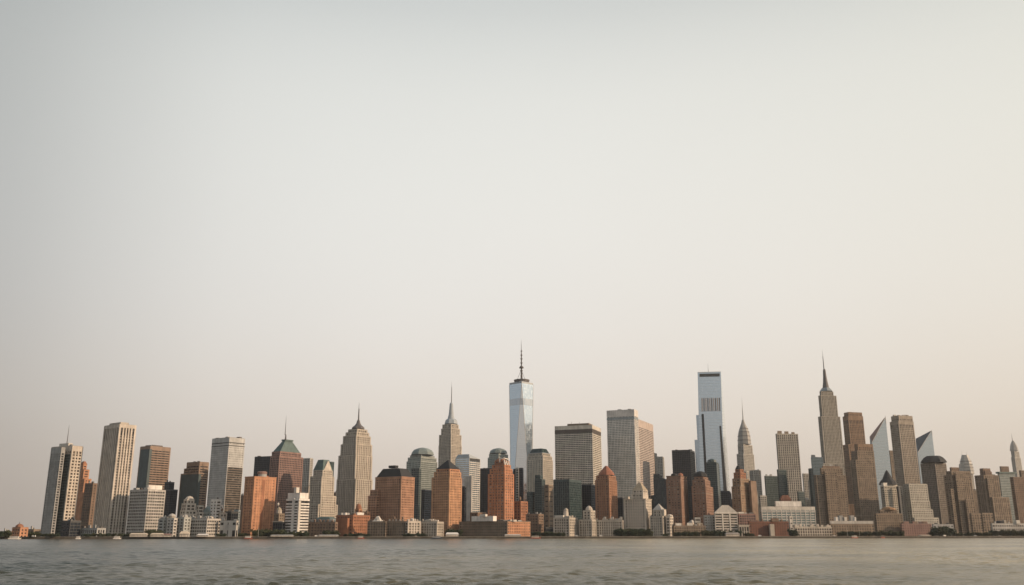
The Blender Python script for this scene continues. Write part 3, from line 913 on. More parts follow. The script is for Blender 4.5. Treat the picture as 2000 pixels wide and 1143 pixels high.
b = Bld('slab_tower', 'tall thin pale grey slab in front of the tapering glass tower', 1900, -15, 'tower')
b.tier(1007, 1013, 1015, 914, S_PALE, mind=10); b.tier(1002.5, 1007, 1008, 916, S_DARK, dy=6, mind=8); b.done()
b = Bld('glass_slab', 'thin navy black slab in front of the tapering glass tower', 1880, -15, 'tower')
b.tier(1013.5, 1021, 1022.5, 914, S_NAVY, mind=8); b.done()
b = Bld('domed_tower', 'cream and grey tower with low hipped glass dome right of the tallest tower', 2150, -33, 'skyscraper')
sdm = Style(wallm('buff panel', (.47, .42, .36)), GM, 4.2, 4.6, 2.0, 1.4, 'vert', 3, .5)
b.tier(1028.5, 1060.5, 1080, 897, sdm, top=2)
b.tier(1030, 1060.5, 1078.5, 890, sdm, dy=4, top=2)
r = b.tier(1032, 1059.5, 1075, 884.5, sdm, dy=8, top=2)
b.pyr('glass_dome', GT, r, 11, .15, -1.5)
b.band('eave', STEEL, r, r[5] - .5, r[5] + .7, .8)
b.done()
b = Bld('glass_tower', 'dark glass tower with stepped top below the low hipped dome', 1850, -25, 'tower')
b.tier(1044, 1058, 1065, 936, S_TEAL); b.tier(1045, 1055, 1060, 928, S_TEAL, dy=4)
b.tier(1029, 1040, 1046, 961, S_TEAL, dy=8); b.done()
b = Bld('slab_tower', 'thin two tone beige slab just left of the wide brown tower', 1750, -40, 'tower')
b.tier(1063, 1071.5, 1080.5, 947, Style(BROWN2, GD, 9, 9, 8, 7, 'grid', 4, .3)); b.done()
b = Bld('brick_block', 'small rust brick block with flat top between sign tower and dark glass', 1700, -30)
r = b.tier(1003, 1017, 1031, 979, S_ORANGE2); b.tank(r); b.done()
b = Bld('brick_block', 'dim brown brick block in shade below the dark stepped glass tower', 1640, -25)
r = b.tier(1027, 1052, 1062, 1004, S_BROWN); b.clutter(r, 4); b.done()
b = Bld('warehouse', 'dark block behind trees below the thin beige slab', 1660, -25)
r = b.tier(1055, 1066, 1082, 1030, S_DARK); b.done()

# --- low brick fronts left of centre
b = Bld('apartment_block', 'long tan waterfront block with pale peaked rooftop hut', 1585, -12)
r = b.tier(718, 753.5, 755, 1018.5, Style(BROWN2, GB, 4.2, 4.4, 2.3, 2.2, 'grid'), mind=16)
b.loft('roof_hut', WHITE2, [(738, 1018.5, 20), (738, 1015, 12), (738, 1008, 4)], dy=10, n=4)
b.clutter(r, 2); b.dormers(r, 5, BROWN2); b.done()
b = Bld('apartment_block', 'tan waterfront block joined to the right of the peaked hut block', 1585, -12)
r = b.tier(756, 789, 791, 1018, Style(BROWN2, GB, 4.2, 4.4, 2.5, 2.2, 'vert'), mind=16)
b.tank(r, .4, .4, 1.8, 3.4); b.tank(r, .9, .4, 1.8, 3.4); b.dormers(r, 5, CREAM2); b.done()
b = Bld('apartment_block', 'sunlit golden waterfront block with strong vertical piers', 1580, -55)
r = b.tier(790.5, 797, 822, 1018, Style(CREAM, GB, 4.6, 4.4, 2.4, 1.8, 'vert'), mind=16); b.clutter(r, 3, [WHITE2]); b.dormers(r, 4, CREAM); b.done()
b = Bld('apartment_block', 'grey and gold ribbed waterfront block left of the black pyramid tower', 1585, -20)
r = b.tier(821, 854, 867, 1019, Style(CREAM2, GB, 4.2, 4.4, 2.2, 1.8, 'vert'), mind=16); b.clutter(r, 5, [WHITE2, CONC2]); b.dormers(r, 6, CREAM2); b.done()
b = Bld('warehouse', 'long low brown brick warehouse with lit orange right end', 1560, -38)
r = b.tier(896.5, 991, 1036, 1018.5, Style(BROWN2, GD, 4.4, 4.6, 2.8, 2.6, 'grid'), mind=16)
b.facade((r[1] - 1, r[1] + .45, r[2] + .3, r[3] - .3), -1.5, r[5] - .8, S_ORANGE, 1)  # sunlit look of the right end put in as orange brick facing
b.band('cornice', BROWN2, r, r[5] - .6, r[5] + .5, .4)
b.pbox('roof_shed', WHITE, 921, 963, 970, 1008, 1018, dy=14)
b.pbox('roof_shed', WHITE2, 937, 948, 952, 1004.5, 1009, dy=18)
b.pbox('roof_hut', CREAM, 1000, 1003, 1009, 1015, 1019, dy=7)
b.clutter((r[0] + (r[1]-r[0])*.7, r[1], r[2] + 10, r[3], 0, r[5]), 4)
b.done()
b = Bld('brick_block', 'small dark brown stepped block above the white shed roof', 1720, -25)
r = b.tier(918, 933, 950, 1001, S_BROWN); b.done()

# ================================================================== right half
b = Bld('office_tower', 'wide brown gridded slab tower with dark band under plain top', 2150, -20, 'skyscraper')
r = b.tier(1083.3, 1156.5, 1173.6, 830, S_TAUPE, top=9, slot=8)
b.pbox('penthouse', BROWN2, 1108, 1150, 1158, 826.5, 832, dy=10)
b.mast('antenna', 1116, 823, 829, .8, .3, dy=12); b.mast('antenna', 1132, 824, 829, .8, .3, dy=12)
b.band('dark_band', BRZD, r, r[5] - 18, r[5] - 10, .06)
b.done()
b = Bld('glass_tower', 'dark glass block left part of pair below the wide brown tower', 1800, -30, 'tower')
r = b.tier(1080.5, 1112, 1135.5, 936, Style(TEALD, GT, 4.6, 4.6, 1.0, 1.0, 'vert', 1.2, .5), top=5); b.done()
b = Bld('glass_tower', 'dark glass block right part of pair beside the orange domed tower', 1850, -25, 'tower')
r = b.tier(1136, 1155, 1163, 946, S_NAVY); b.done()
b = Bld('domed_brick_tower', 'brown tower with rounded red orange roof right of the dark glass pair', 1700, -28, 'tower')
st = Style(wallm('dull orange brick', (.34, .18, .11)), GB, 4.8, 4.6, 3.0, 2.4, 'vert', 3.4, .5)
b.tier(1162, 1189.5, 1205, 937, st, top=2)
r = b.tier(1164, 1189, 1203, 928.5, st, dy=3, top=2)
b.loft('roof', TERRA, [(1184.5, 928.5, 31), (1184.5, 923, 26), (1184.5, 916, 14), (1184.5, 912, 8), (1184.5, 910, 3)], dy=20, n=8)
b.done()
b = Bld('office_tower', 'tall light gridded twin slab tower with blank white top', 2250, -24, 'skyscraper')
st = Style(wallm('light gridded stone', (.64, .61, .575)), GM, 4.0, 4.4, 1.5, 2.0, 'grid', 3, .6)
r = b.tier(1184.6, 1238.5, 1246, 799.5, st, top=17, slot=7)
r2 = b.tier(1200, 1240, 1275.5, 816, Style(wallm('pinkish panel', (.50, .42, .37)), GK, 9, 4.4, .6, 2.5, 'horiz', 2.5, .6), dy=7, top=20)
b.clutter(r, 2)
b.band('dark_band', BLUEG, r, r[5] - 24.5, r[5] - 19, .06)
b.done()
b = Bld('glass_tower', 'narrow teal tower peeking right of the tall white topped slabs', 2500, -25, 'tower')
b.tier(1270, 1279, 1283, 885, S_TEAL, mind=14); b.done()
b = Bld('slab_tower', 'pale grey far tower right of the tall white topped slabs', 2900, -20, 'tower')
b.tier(1276, 1294.5, 1297, 892, S_PALE, mind=14); b.done()
b = Bld('glass_tower', 'dark blue stepped glass block left of the twin brown towers', 2100, -20, 'tower')
b.tier(1276, 1298, 1302, 935, Style(NAVY, GT, 3.6, 4.6, .8, 1.0, 'grid', 1.2, .4), mind=14)
b.tier(1276, 1288, 1293, 926, Style(NAVY, GT, 3.6, 4.6, .8, 1.0, 'grid', 1.2, .4), dy=5, mind=10); b.done()
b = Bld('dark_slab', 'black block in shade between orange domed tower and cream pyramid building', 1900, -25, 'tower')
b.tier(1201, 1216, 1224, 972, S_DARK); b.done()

b = Bld('pyramid_roof_building', 'cream stone building with ornate stepped pyramid roof and many dark windows', 1600, -25)
st = Style(CREAM, GD, 4.3, 4.9, 2.5, 2.6, 'grid', 3.4, .6)
r = b.tier(1217.6, 1261, 1272.3, 974.5, st, top=2.2)
b.band('cornice', CREAM2, r, r[5] - .5, r[5] + .6, .8)
b.tier(1233, 1256, 1266, 965, S_CREAMP, dy=5, top=1.5)
r2 = b.tier(1235, 1256, 1265, 957, S_CREAMP, dy=6, top=1.5)
b.pyr('roof', GOLD, r2, 14, .42, .3)
b.mast('finial', 1246.5, 939, 944, 1.6, .3, dy=17)
b.pbox('corner_turret', CREAM2, 1221, 1227, 1230, 970, 975, dy=4)
b.done()
b = Bld('tower_house', 'cream waterfront block with small round bell tower', 1580, -28)
st = Style(CREAM2, GD, 4.0, 4.5, 2.2, 2.0, 'grid', 2.6, .5)
r = b.tier(1080.5, 1112, 1129, 1011, st)
b.pbox('penthouse', WHITE2, 1083, 1100, 1120, 1006.5, 1012, dy=6)
b.loft('bell_tower', CREAM, [(1105.5, 1011, 10), (1105.5, 1001, 9), (1105.5, 998, 8)], dy=14, n=8)
b.loft('dome', CREAM2, [(1105.5, 998, 9), (1105.5, 995, 7.5), (1105.5, 992.5, 2)], dy=14, n=8)
b.dormers(r, 5, CREAM2); b.done()
b = Bld('tower_house', 'cream waterfront block with square tower and domed cap', 1583, -30)
b.tier(1130, 1156, 1164, 1015, Style(CREAM2, GD, 4.0, 4.5, 2.4, 1.8, 'vert', 2.6, .5))
r = b.tier(1138.5, 1153.5, 1162.5, 997, Style(CREAM2, GD, 4.6, 4.5, 2.8, 2.4, 'vert', 2.6, .5), dy=5)
b.loft('cap', CREAM, [(1150.5, 997, 14), (1150.5, 992.5, 12), (1150.5, 989.5, 7), (1150.5, 988, 2)], dy=14, n=8)
b.done()
b = Bld('apartment_block', 'long plain cream waterfront block with pale chimneys left of pyramid building', 1585, -10)
r = b.tier(1163, 1216, 1218.5, 1016, Style(CREAM2, GD, 4.0, 4.4, 2.2, 1.7, 'vert', 2.6, .5), mind=16)
for fx in (.28, .56, .88):
    b.pent('chimney', CONC2, r, fx, fx + .08, .3, .6, 6)
b.dormers(r, 6, CREAM2); b.done()
b = Bld('pyramid_roof_building', 'smaller tan castle like building with pointed roof on the waterfront', 1575, -28)
st = Style(CREAM2, GD, 4.0, 4.5, 2.5, 2.0, 'vert', 2.8, .5)
b.tier(1268.5, 1294, 1303, 1008, st)
r = b.tier(1275, 1292, 1299, 996, st, dy=4)
b.pyr('roof', CONC2, r, 11, .48, .4)
b.pbox('turret', CREAM, 1293, 1297, 1301, 995, 1008, dy=3)
b.mast('finial', 1299, 991, 996, .8, .2, dy=7)
r3 = b.tier(1300, 1308, 1315, 1009, S_CREAMP, dy=2)
b.loft('turret_roof', CREAM, [(1308, 1009, 13), (1308, 1006, 10), (1308, 1004.5, 4)], dy=8, n=8)
b.done()

b = Bld('brick_tower', 'left one of two brown brick towers, flat topped with red roof bump', 1650, -24, 'tower')
st = Style(wallm('muted brown brick', (.27, .165, .12)), glassm('pale curtain', (.03, .03, .03), (.42, .36, .30), .5), 5.4, 4.8, 3.2, 2.8, 'grid', 3.4, .5)
b.tier(1300.5, 1329, 1342, 936, st, top=3)
r = b.tier(1301.5, 1329, 1340.5, 929.5, st, dy=2, top=5)
b.band('cornice', BROWN, r, r[5] - 1, r[5] + .4, .7)
b.loft('roof_drum', SLATE, [(1317, 929.5, 13), (1317, 926, 12), (1317, 925, 6)], dy=14, n=10)
b.loft('roof_bump', TERRA, [(1329, 929.5, 11), (1329, 926, 9), (1329, 924, 3)], dy=14, n=10)
b.done()
b = Bld('brick_tower', 'right one of two brown brick towers, dark arched roof and stepped orange shoulder', 1650, -24, 'tower')
b.tier(1350.5, 1378, 1392.5, 949, st, top=2)
b.tier(1352, 1377, 1387, 937, st, dy=3, top=2)
r = b.tier(1356, 1374, 1383, 931, st, dy=6, top=2)
b.loft('roof', SLATE, [(1368, 931, 26), (1368, 926, 23), (1368, 922.5, 15), (1368, 920.5, 4)], dy=18, n=8)
b.done()
b = Bld('glass_tower', 'square charcoal glass tower left of the tapered glass skyscraper', 2250, -22, 'tower')
r = b.tier(1312, 1348, 1357, 878.5, S_DARK, top=4); b.clutter(r, 2, [DARK]); b.done()

# --- second glass skyscraper (right)
b = Bld('glass_skyscraper', 'tapered blue grey glass skyscraper right of centre with striped louvre band', 2350, -12, 'skyscraper')
b._setY(1390)
Y = b.Y
def PP(px, py, dy=0):
    q_ = Pp(px, py, Y + dy); c_ = b.loc(q_.x, q_.y); return (c_[0], c_[1], q_.z - GZ)
zt = Zp(727, Y); b._root(Xp(1390, Y, zt), Y + 20)
FL = PP(1362.5, 728); FR = PP(1407.7, 727); 
BL = PP(1370, 1043); BR = PP(1418, 1043); RR = PP(1433, 1043, 45); RT = PP(1408.6, 727, 42); LT = PP(1364, 728, 40); LB = PP(1372, 1043, 45)
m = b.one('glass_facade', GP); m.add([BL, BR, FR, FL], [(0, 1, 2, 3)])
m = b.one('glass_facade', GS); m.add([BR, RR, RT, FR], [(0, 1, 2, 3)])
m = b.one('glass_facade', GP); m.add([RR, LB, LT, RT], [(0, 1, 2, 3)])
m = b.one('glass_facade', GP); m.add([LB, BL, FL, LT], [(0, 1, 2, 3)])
b.one('roof', DARK).add([FL, FR, RT, LT], [(0, 1, 2, 3)])
fm = b.mb('floor_line', STEEL, 'stuff')
nfl = 56
cen = ((FL[0] + FR[0] + RT[0] + LT[0]) / 4, (FL[1] + FR[1] + RT[1] + LT[1]) / 4)
def ring(t, o_, z=None):
    r_ = []
    for p_, q_ in ((BL, FL), (BR, FR), (RR, RT), (LB, LT)):
        c_ = lerp(p_, q_, t); r_.append(c_)
    mx_ = sum(c_[0] for c_ in r_) / 4; my_ = sum(c_[1] for c_ in r_) / 4
    return [(mx_ + (c_[0] - mx_) * o_, my_ + (c_[1] - my_) * o_, c_[2]) for c_ in r_]
for i in range(1, nfl):
    t = i / nfl; a_ = ring(t, 1.006)
    fm.loft([[(p_[0], p_[1], p_[2] - .16) for p_ in a_], [(p_[0], p_[1], p_[2] + .16) for p_ in a_]])
b.one('crown_rail', STEEL).loft([ring(1, 1.01), [(p_[0], p_[1], p_[2] + 1.5) for p_ in ring(1, 1.01)]])
H = FL[2]
def onface(u, t, out=0.5):
    p_ = lerp(lerp(BL, FL, t), lerp(BR, FR, t), u)
    c0 = b.loc(0, 0); d_ = Vector((c0[0] - p_[0], c0[1] - p_[1])).normalized()
    return (p_[0] + d_.x * out, p_[1] + d_.y * out, p_[2])
def strip(part, mat, u0, u1, t0_, t1_, out=.6):
    m_ = b.one(part, mat)
    f_ = [onface(u0, t0_, out), onface(u1, t0_, out), onface(u1, t1_, out), onface(u0, t1_, out)]
    g_ = [onface(u0, t0_, -1.0), onface(u1, t0_, -1.0), onface(u1, t1_, -1.0), onface(u0, t1_, -1.0)]
    m_.add(f_ + g_, [(0, 1, 2, 3), (0, 3, 7, 4), (1, 5, 6, 2), (3, 2, 6, 7), (0, 4, 5, 1)])
strip('crown_opening', DARK, .08, .95, .972, .992)
for k in range(10):
    strip('louvre', MAST if k % 2 else wallm('grey louvre', (.34, .30, .28), .5), .14 + k * .083, .14 + k * .083 + .045, .752, .835, .9)
# side wings
b.pbox('lower_wing', GP, 1356.5, 1372, 1374, 859, dy=4, mind=20)
b.pbox('upper_wing', GP, 1359.5, 1373, 1375, 810.5, dy=8, mind=20)
b.pbox('dark_joint', DARK, 1371.5, 1374.5, 1375.5, 808.5, dy=-6, mind=4)
m = b.one('dark_joint', DARK)
p0, p1 = PP(1405.5, 832, -2), PP(1408.5, 832, -2); p2, p3 = PP(1422, 985, -2), PP(1415.5, 985, -2)
q0, q1, q2, q3 = [(a_[0], a_[1] + 6, a_[2]) for a_ in (p0, p1, p2, p3)]
m.add([p0, p1, p2, p3, q0, q1, q2, q3], [(3, 2, 1, 0), (0, 1, 5, 4), (1, 2, 6, 5), (0, 4, 7, 3)])
b.mast('antenna', 1383, 711, 728, 1.2, .3, dy=18)
b.done()
b = Bld('glass_tower', 'dark teal rounded top tower standing before the tapered glass skyscraper', 2050, -20, 'tower')
b.tier(1379.5, 1399, 1404.5, 903, S_TEAL); b.loft('round_top', TEALD, [(1390.5, 903.5, 19), (1390.5, 899, 16), (1390.5, 896.5, 6)], dy=14, n=10); b.done()
b = Bld('glass_block', 'small navy cube at the foot of the tapered glass skyscraper', 1950, -15, 'building')
b.tier(1407.5, 1425, 1428.5, 959, S_NAVY, mind=14); b.done()
b = Bld('crown_spire_tower', 'hazy grey tower with rounded ribbed crown and needle spire', 2900, -48, 'skyscraper')
b.tier(1444, 1458, 1484, 921, S_PALE, dy=0)
b.tier(1438.5, 1452, 1472.5, 886, S_PALE, dy=4)
b.tier(1440.5, 1452, 1469.5, 868, S_PALE, dy=8)
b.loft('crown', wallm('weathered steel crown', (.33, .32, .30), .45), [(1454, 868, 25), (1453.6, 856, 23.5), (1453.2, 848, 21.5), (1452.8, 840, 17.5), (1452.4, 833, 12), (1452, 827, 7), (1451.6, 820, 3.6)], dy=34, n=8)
b.mast('spire', 1450.6, 797, 822, 4.4, 1.8, dy=34, mat=MATS['weathered steel crown'])
b.mast('spire_tip', 1449.3, 776, 798, 1.7, .2, dy=34, mat=MATS['weathered steel crown'])
for i_, (py, w) in enumerate(((861, 25), (853, 23.6), (845, 20.5), (838, 16.4))):
    b.loft('crown_rib', MAST, [(1453.4 - i_ * .25, py, w), (1453.4 - i_ * .25, py - 1.2, w)], dy=34, n=8)
b.done()
b = Bld('slab_tower', 'grey slab with dark left stripe right of the rounded crown tower', 2500, -72, 'tower')
b.tier(1463.5, 1471, 1486, 918.5, S_PALE); b.done()
b = Bld('small_tower', 'short pale grey block low right of the rounded crown tower', 2100, -70)
b.tier(1481, 1485, 1497, 968, S_PALE); b.done()
b = Bld('art_deco_tower', 'brown art deco tower with tapered stepped cap right of centre', 1680, -42, 'tower')
st2 = Style(wallm('brown tan brick', (.29, .20, .135)), MATS['pale curtain'], 5.0, 4.8, 2.8, 2.5, 'grid', 3, .5)
b.tier(1428.5, 1446, 1468, 950, st2, top=2)
b.tier(1430, 1446, 1463, 934.5, st2, dy=3, top=2)
b.tier(1432.5, 1446, 1456.5, 923, S_ORANGE2, dy=6, top=2)
b.tier(1435.5, 1445, 1452, 916.5, S_ORANGE2, dy=9, top=2)
b.loft('cap', SLATE, [(1442, 916.5, 12), (1442, 913, 8), (1441.6, 910, 5)], dy=16, n=8)
b.pbox('wing', BROWN, 1462, 1466, 1477, 939, dy=10)
b.done()
b = Bld('glass_tower', 'lower dark teal glass tower left of the beige gridded slab', 2200, -70, 'tower')
r = b.tier(1492.5, 1495, 1519.5, 929.5, S_TEAL); b.clutter(r, 3, [CONC]); b.done()
b = Bld('glass_tower', 'taller dark teal glass tower overlapping the beige gridded slab', 2150, -72, 'tower')
b.tier(1517, 1520, 1536, 917, S_TEAL); b.done()
b = Bld('office_tower', 'beige tower with strong vertical grid between crown tower and tallest right spire', 2450, -80, 'skyscraper')
r = b.tier(1514.5, 1517, 1558.5, 847, S_GRIDB, top=3)
b.clutter(r, 5, [CONC2, BROWN2], (3, 8)); b.done()
b = Bld('glass_tower', 'small navy block right of the beige gridded slab base', 2000, -70, 'tower')
b.tier(1557, 1559, 1571.5, 960, S_TEAL); b.done()
b = Bld('slab_tower', 'pale grey green hazy block left of dark thin slab', 2700, -75, 'tower')
b.tier(1566.5, 1569, 1582, 925, S_PALE); b.done()
b = Bld('glass_slab', 'thin dark teal slab left of the broad brown brick tower', 2100, -70, 'tower')
b.tier(1578.5, 1583, 1588, 915, S_TEAL); b.done()
b = Bld('office_tower', 'blue grey block with small roof hut left of tallest right spire', 2600, -78, 'tower')
r = b.tier(1583.5, 1586, 1607, 893, S_BLUEG); b.pbox('penthouse', CONC, 1584, 1586, 1592, 888.5, 894, dy=5); b.done()

b = Bld('art_deco_tower', 'tall tan spired art deco skyscraper on the right', 2900, -76, 'skyscraper')
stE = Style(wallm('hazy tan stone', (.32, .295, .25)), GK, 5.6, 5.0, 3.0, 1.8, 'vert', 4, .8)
b.tier(1597, 1606, 1651, 905, stE, dy=-6)
b.tier(1597.5, 1604, 1641, 813, stE)
b.tier(1598, 1603, 1633.5, 772, stE, dy=6)
r = b.tier(1600.5, 1604, 1627.5, 764.5, stE, dy=10, top=3)
b.loft('crown', BLUEG, [(1613.6, 765, 24), (1613.6, 761, 19), (1613, 758, 14)], dy=36, n=8)
b.loft('mooring_tower', MAST, [(1613, 758.5, 13), (1612.2, 747, 9), (1611, 735, 6.5), (1610, 723, 5), (1609.8, 721, 3)], dy=36, n=12)
b.mast('antenna', 1608.2, 696, 722, 3.6, 2.0, dy=36)
b.mast('antenna_tip', 1606.6, 683, 697, 1.3, .2, dy=36)
b.done()
b = Bld('brick_tower', 'broad brown brick tower with darker top in front of the tall right spire', 1850, -78, 'tower')
b.tier(1589, 1594, 1652, 928, S_TAN, top=2)
b.tier(1601, 1604, 1645, 914, S_TAN, dy=5, top=3)
b.tier(1609, 1611, 1634, 921, S_TAN, dy=-4, mind=8)
r = b.tier(1605, 1607, 1640, 910.5, S_BROWN, dy=9, top=5); b.clutter(r, 3); b.done()
b = Bld('brick_tower', 'tall dark brown tower with arched slots near its top', 2400, -74, 'skyscraper')
st = Style(wallm('deep tan brick', (.25, .17, .115)), GD, 5.0, 4.8, 2.6, 2.2, 'vert', 3, .6)
b.tier(1646, 1657, 1694, 868, st, dy=-3)
r = b.tier(1645.5, 1656.5, 1685.5, 812, st, top=12, slot=9)
r = b.tier(1648, 1657, 1683.5, 805, st, dy=4, top=6); b.done()
b = Bld('brick_tower', 'tan brown tower overlapping the right foot of the tall dark brown tower', 2050, -76, 'tower')
b.tier(1660, 1671, 1708, 898, S_TAN, dy=-4)
b.tier(1662, 1674, 1706.5, 880, S_TAN, dy=-1)
r = b.tier(1668, 1675, 1704.5, 867, Style(MATS['deep tan brick'], GD, 5, 4.8, 2.6, 2.2, 'vert', 3, .6), dy=4, top=8)
b.done()

def wedge_tower(label, Y0, pts, back, dark, phi=-80, glass=GW):
    """glass tower whose roof is one steep slope: pts = left px, apex px/py, right px/py, py where the slope starts"""
    xl, yl, xa, ya, xr, yr = pts
    b = Bld('slant_roof_tower', label, Y0, phi, 'skyscraper')
    b._setY(xa); Y = b.Y
    b._root(Xp(xa, Y, Zp(ya, Y)), Y + 25)
    def Q(px, py, dy=0):
        q_ = Pp(px, py, Y + dy); c_ = b.loc(q_.x, q_.y); return (c_[0], c_[1], q_.z - GZ)
    A = Q(xa, ya); L = Q(xl, yl); 
    bx = lambda px, py: px + (px - 1000) / 7000 * (1043 - py)
    bl = Q(bx(xl, yl), 1043); br = Q(bx(xr, yr), 1043)
    Rr = Q(xr, yr)
    dY = 46
    A2 = Q(xa - 1.5, ya + .6, dY); L2 = Q(xl + back[0], yl + back[1], dY); bl2 = Q(bx(xl, yl) - 12, 1043, dY); br2 = Q(bx(xr, yr) - 8, 1043, dY); R2 = Q(xr - 8, yr + 3, dY)
    b.one('glass_facade', glass).add([bl, br, Rr, A, L], [(0, 1, 2, 3, 4)])
    b.one('side_facade', BLUEG).add([bl, L, L2, bl2], [(0, 1, 2, 3)])
    b.one('side_facade', BLUEG).add([br, br2, R2, Rr], [(0, 1, 2, 3)])
    b.one('rear_facade', BLUEG).add([bl2, L2, A2, R2, br2], [(0, 1, 2, 3, 4)])
    b.one('sloping_roof', dark).add([L, A, A2, L2], [(0, 1, 2, 3)])
    b.one('roof_edge', STEEL).add([Rr, R2, A2, A], [(0, 1, 2, 3)])
    fm = b.mb('floor_line', STEEL, 'stuff')
    zt = L[2]; z = 4
    while z < A[2] - 6:
        t = z / (L[2]) if z < L[2] else None
        if z < L[2]:
            p_ = lerp(bl, L, z / L[2])
        else:
            p_ = lerp(L, A, (z - L[2]) / (A[2] - L[2]))
        q_ = lerp(br, Rr, min(1, z / Rr[2])) if z < Rr[2] else lerp(Rr, A, (z - Rr[2]) / (A[2] - Rr[2]))
        n_ = Vector((q_[1] - p_[1], -(q_[0] - p_[0]), 0)).normalized() * .35
        fm.add([(p_[0] + n_.x, p_[1] + n_.y, z - .5), (q_[0] + n_.x, q_[1] + n_.y, z - .5), (q_[0] + n_.x, q_[1] + n_.y, z + .5), (p_[0] + n_.x, p_[1] + n_.y, z + .5),
                (p_[0], p_[1], z - .5), (q_[0], q_[1], z - .5), (q_[0], q_[1], z + .5), (p_[0], p_[1], z + .5)], [(0, 1, 2, 3), (3, 2, 6, 7), (0, 4, 5, 1)])
        z += 4.4
    m_ = b.one('edge_trim', WHITE2)
    m_.beam(L, A, .7); m_.beam(A, Rr, .7)
    return b, A
b, A = wedge_tower('blue glass tower with pointed slanted roof, the taller nearer one', 2500, (1703.5, 864, 1729, 815.5, 1731, 829), (-5, -11), ROSE)
b.mast('mast', 1729, 811, 817, .9, .3, dy=2)
b.done()
b, A = wedge_tower('pale glass tower with pointed slanted roof behind the dark domed block', 2900, (1792.5, 884, 1819.5, 841, 1820.8, 850), (-4, -27), wallm('dark slate blue roof', (.10, .115, .13), .6))
b.done()
b = Bld('cupola_building', 'cream building with black bell shaped cupola before the blue slanted roof tower', 1900, -68)
st = Style(wallm('greyed cream stone', (.43, .39, .32)), GK, 4.6, 4.6, 2.0, 2.2, 'grid', 2.6, .5)
b.tier(1719, 1726, 1762, 949, Style(LIME, GD, 4.6, 4.6, 2.0, 1.8, 'vert'), top=3)
b.tier(1722, 1727, 1751, 954, st, dy=-5, top=3)
b.loft('cupola', SLATE, [(1734.5, 947, 34), (1734.5, 941, 29), (1733.2, 935, 18), (1732.2, 928, 12), (1731.3, 922, 6), (1730.6, 918.5, 1.5)], dy=24, n=12)
b.pbox('drum', WHITE2, 1721, 1725, 1752, 943, 950, dy=3)
b.pbox('dark_strip', DARK, 1753.5, 1754.5, 1757.5, 950, dy=-7, mind=4)
b.done()
b = Bld('office_tower', 'tall pale brown tower with square openings below its plain crown', 2250, -70, 'skyscraper')
st = Style(wallm('pale brown concrete', (.36, .31, .255)), GK, 4.8, 4.8, 2.4, 2.0, 'vert', 3, .6)
b.tier(1737.5, 1754.5, 1784, 822, st, top=9, slot=6)
r = b.tier(1740, 1755, 1782, 811.5, st, dy=3, top=9)
b.clutter(r, 4, [CONC2]);
b.done()
b = Bld('stepped_block', 'light grey stepped block full of small square windows at right', 1900, -74, 'building')
st = Style(wallm('light grey stone', (.45, .42, .36)), GD, 4.6, 5.0, 2.6, 2.6, 'grid', 2.6, .6)
b.tier(1764, 1775, 1811, 945, st, top=3)
b.tier(1771, 1781, 1822, 995, st, dy=-5)
b.tier(1775, 1786, 1833.5, 1011, st, dy=-9)
b.tier(1769, 1779, 1816, 978, st, dy=-2)
b.done()
b = Bld('brick_tower', 'narrow dim brown tower between the two slanted roof towers', 2600, -75, 'tower')
b.tier(1729, 1738, 1746, 880, S_TAN); b.done()
b = Bld('octagonal_tower', 'dark grey brown octagonal tower with low dark dome roof', 2150, -62, 'tower')
st = Style(wallm('grey brown stone', (.22, .19, .16)), GD, 4.4, 4.8, 2.2, 2.0, 'vert', 3, .6)
r = b.tier(1797.5, 1826, 1848, 904, st, top=4)
b.loft('roof', SLATE, [(1823.5, 904, 47), (1823.3, 899.5, 43), (1823, 894, 34), (1822.5, 891, 24)], dy=26, n=8)
b.done()
b = Bld('art_deco_tower', 'brown brick tower with narrow upper turret at right', 1950, -72, 'tower')
b.tier(1842.5, 1857, 1897, 928, S_TANV)
b.tier(1847, 1858, 1895, 920, S_TANV, dy=3)
b.tier(1864, 1866, 1880, 924, S_TAN, dy=-4, mind=8)
b.tier(1852, 1857, 1862, 955, S_TAN, dy=-5, mind=8)
b.tier(1884, 1886, 1902, 975, S_TANV, dy=-7, mind=10)
r = b.tier(1854.5, 1858, 1873, 913, S_BROWN, dy=7); b.done()
b = Bld('brick_block', 'twin winged brown brick block at the foot of the right turret tower', 1680, -76)
b.tier(1893, 1897, 1917, 1003, S_TANV); b.tier(1915, 1918, 1939, 1002, S_TANV, dy=5); b.done()
b = Bld('crown_spire_tower', 'pale hazy tower with curved crown and twin antennas at right', 3300, -60, 'skyscraper')
b.tier(1873, 1884, 1901, 925, S_PALE)
b.loft('upper_storeys', MATS['hazy pale stone'], [(1888, 926, 27), (1887.2, 915, 25), (1886.4, 906, 22)], dy=30, n=8)
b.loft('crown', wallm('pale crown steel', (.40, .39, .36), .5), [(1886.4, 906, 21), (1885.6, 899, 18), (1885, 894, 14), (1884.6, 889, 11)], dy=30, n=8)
for px_, yy_, ww_ in ((1887.6, 921, 26.6), (1887, 914, 25.4), (1886.6, 908, 23.6), (1886, 902, 20.6)):
    b.loft('storey_band', MAST, [(px_, yy_, ww_), (px_, yy_ - 1, ww_)], dy=30, n=8)
b.mast('antenna', 1878.5, 881, 890, .9, .3, dy=30); b.mast('antenna', 1887.5, 882, 890, .9, .3, dy=30)
b.done()
b = Bld('art_deco_tower', 'brown brick tower with flared square cap and lower right shoulder', 2050, -72, 'tower')
b.tier(1903, 1921, 1950, 928, S_TANV)
b.tier(1913.5, 1924, 1937, 921, S_BROWN, dy=4)
r = b.tier(1913, 1920, 1934, 915, S_BROWN, dy=6, top=5)
b.tier(1924, 1938, 1971, 971, S_TANV, dy=-6)
b.tier(1925, 1928, 1940, 934, S_TAN, dy=-3, mind=8)
b.done()
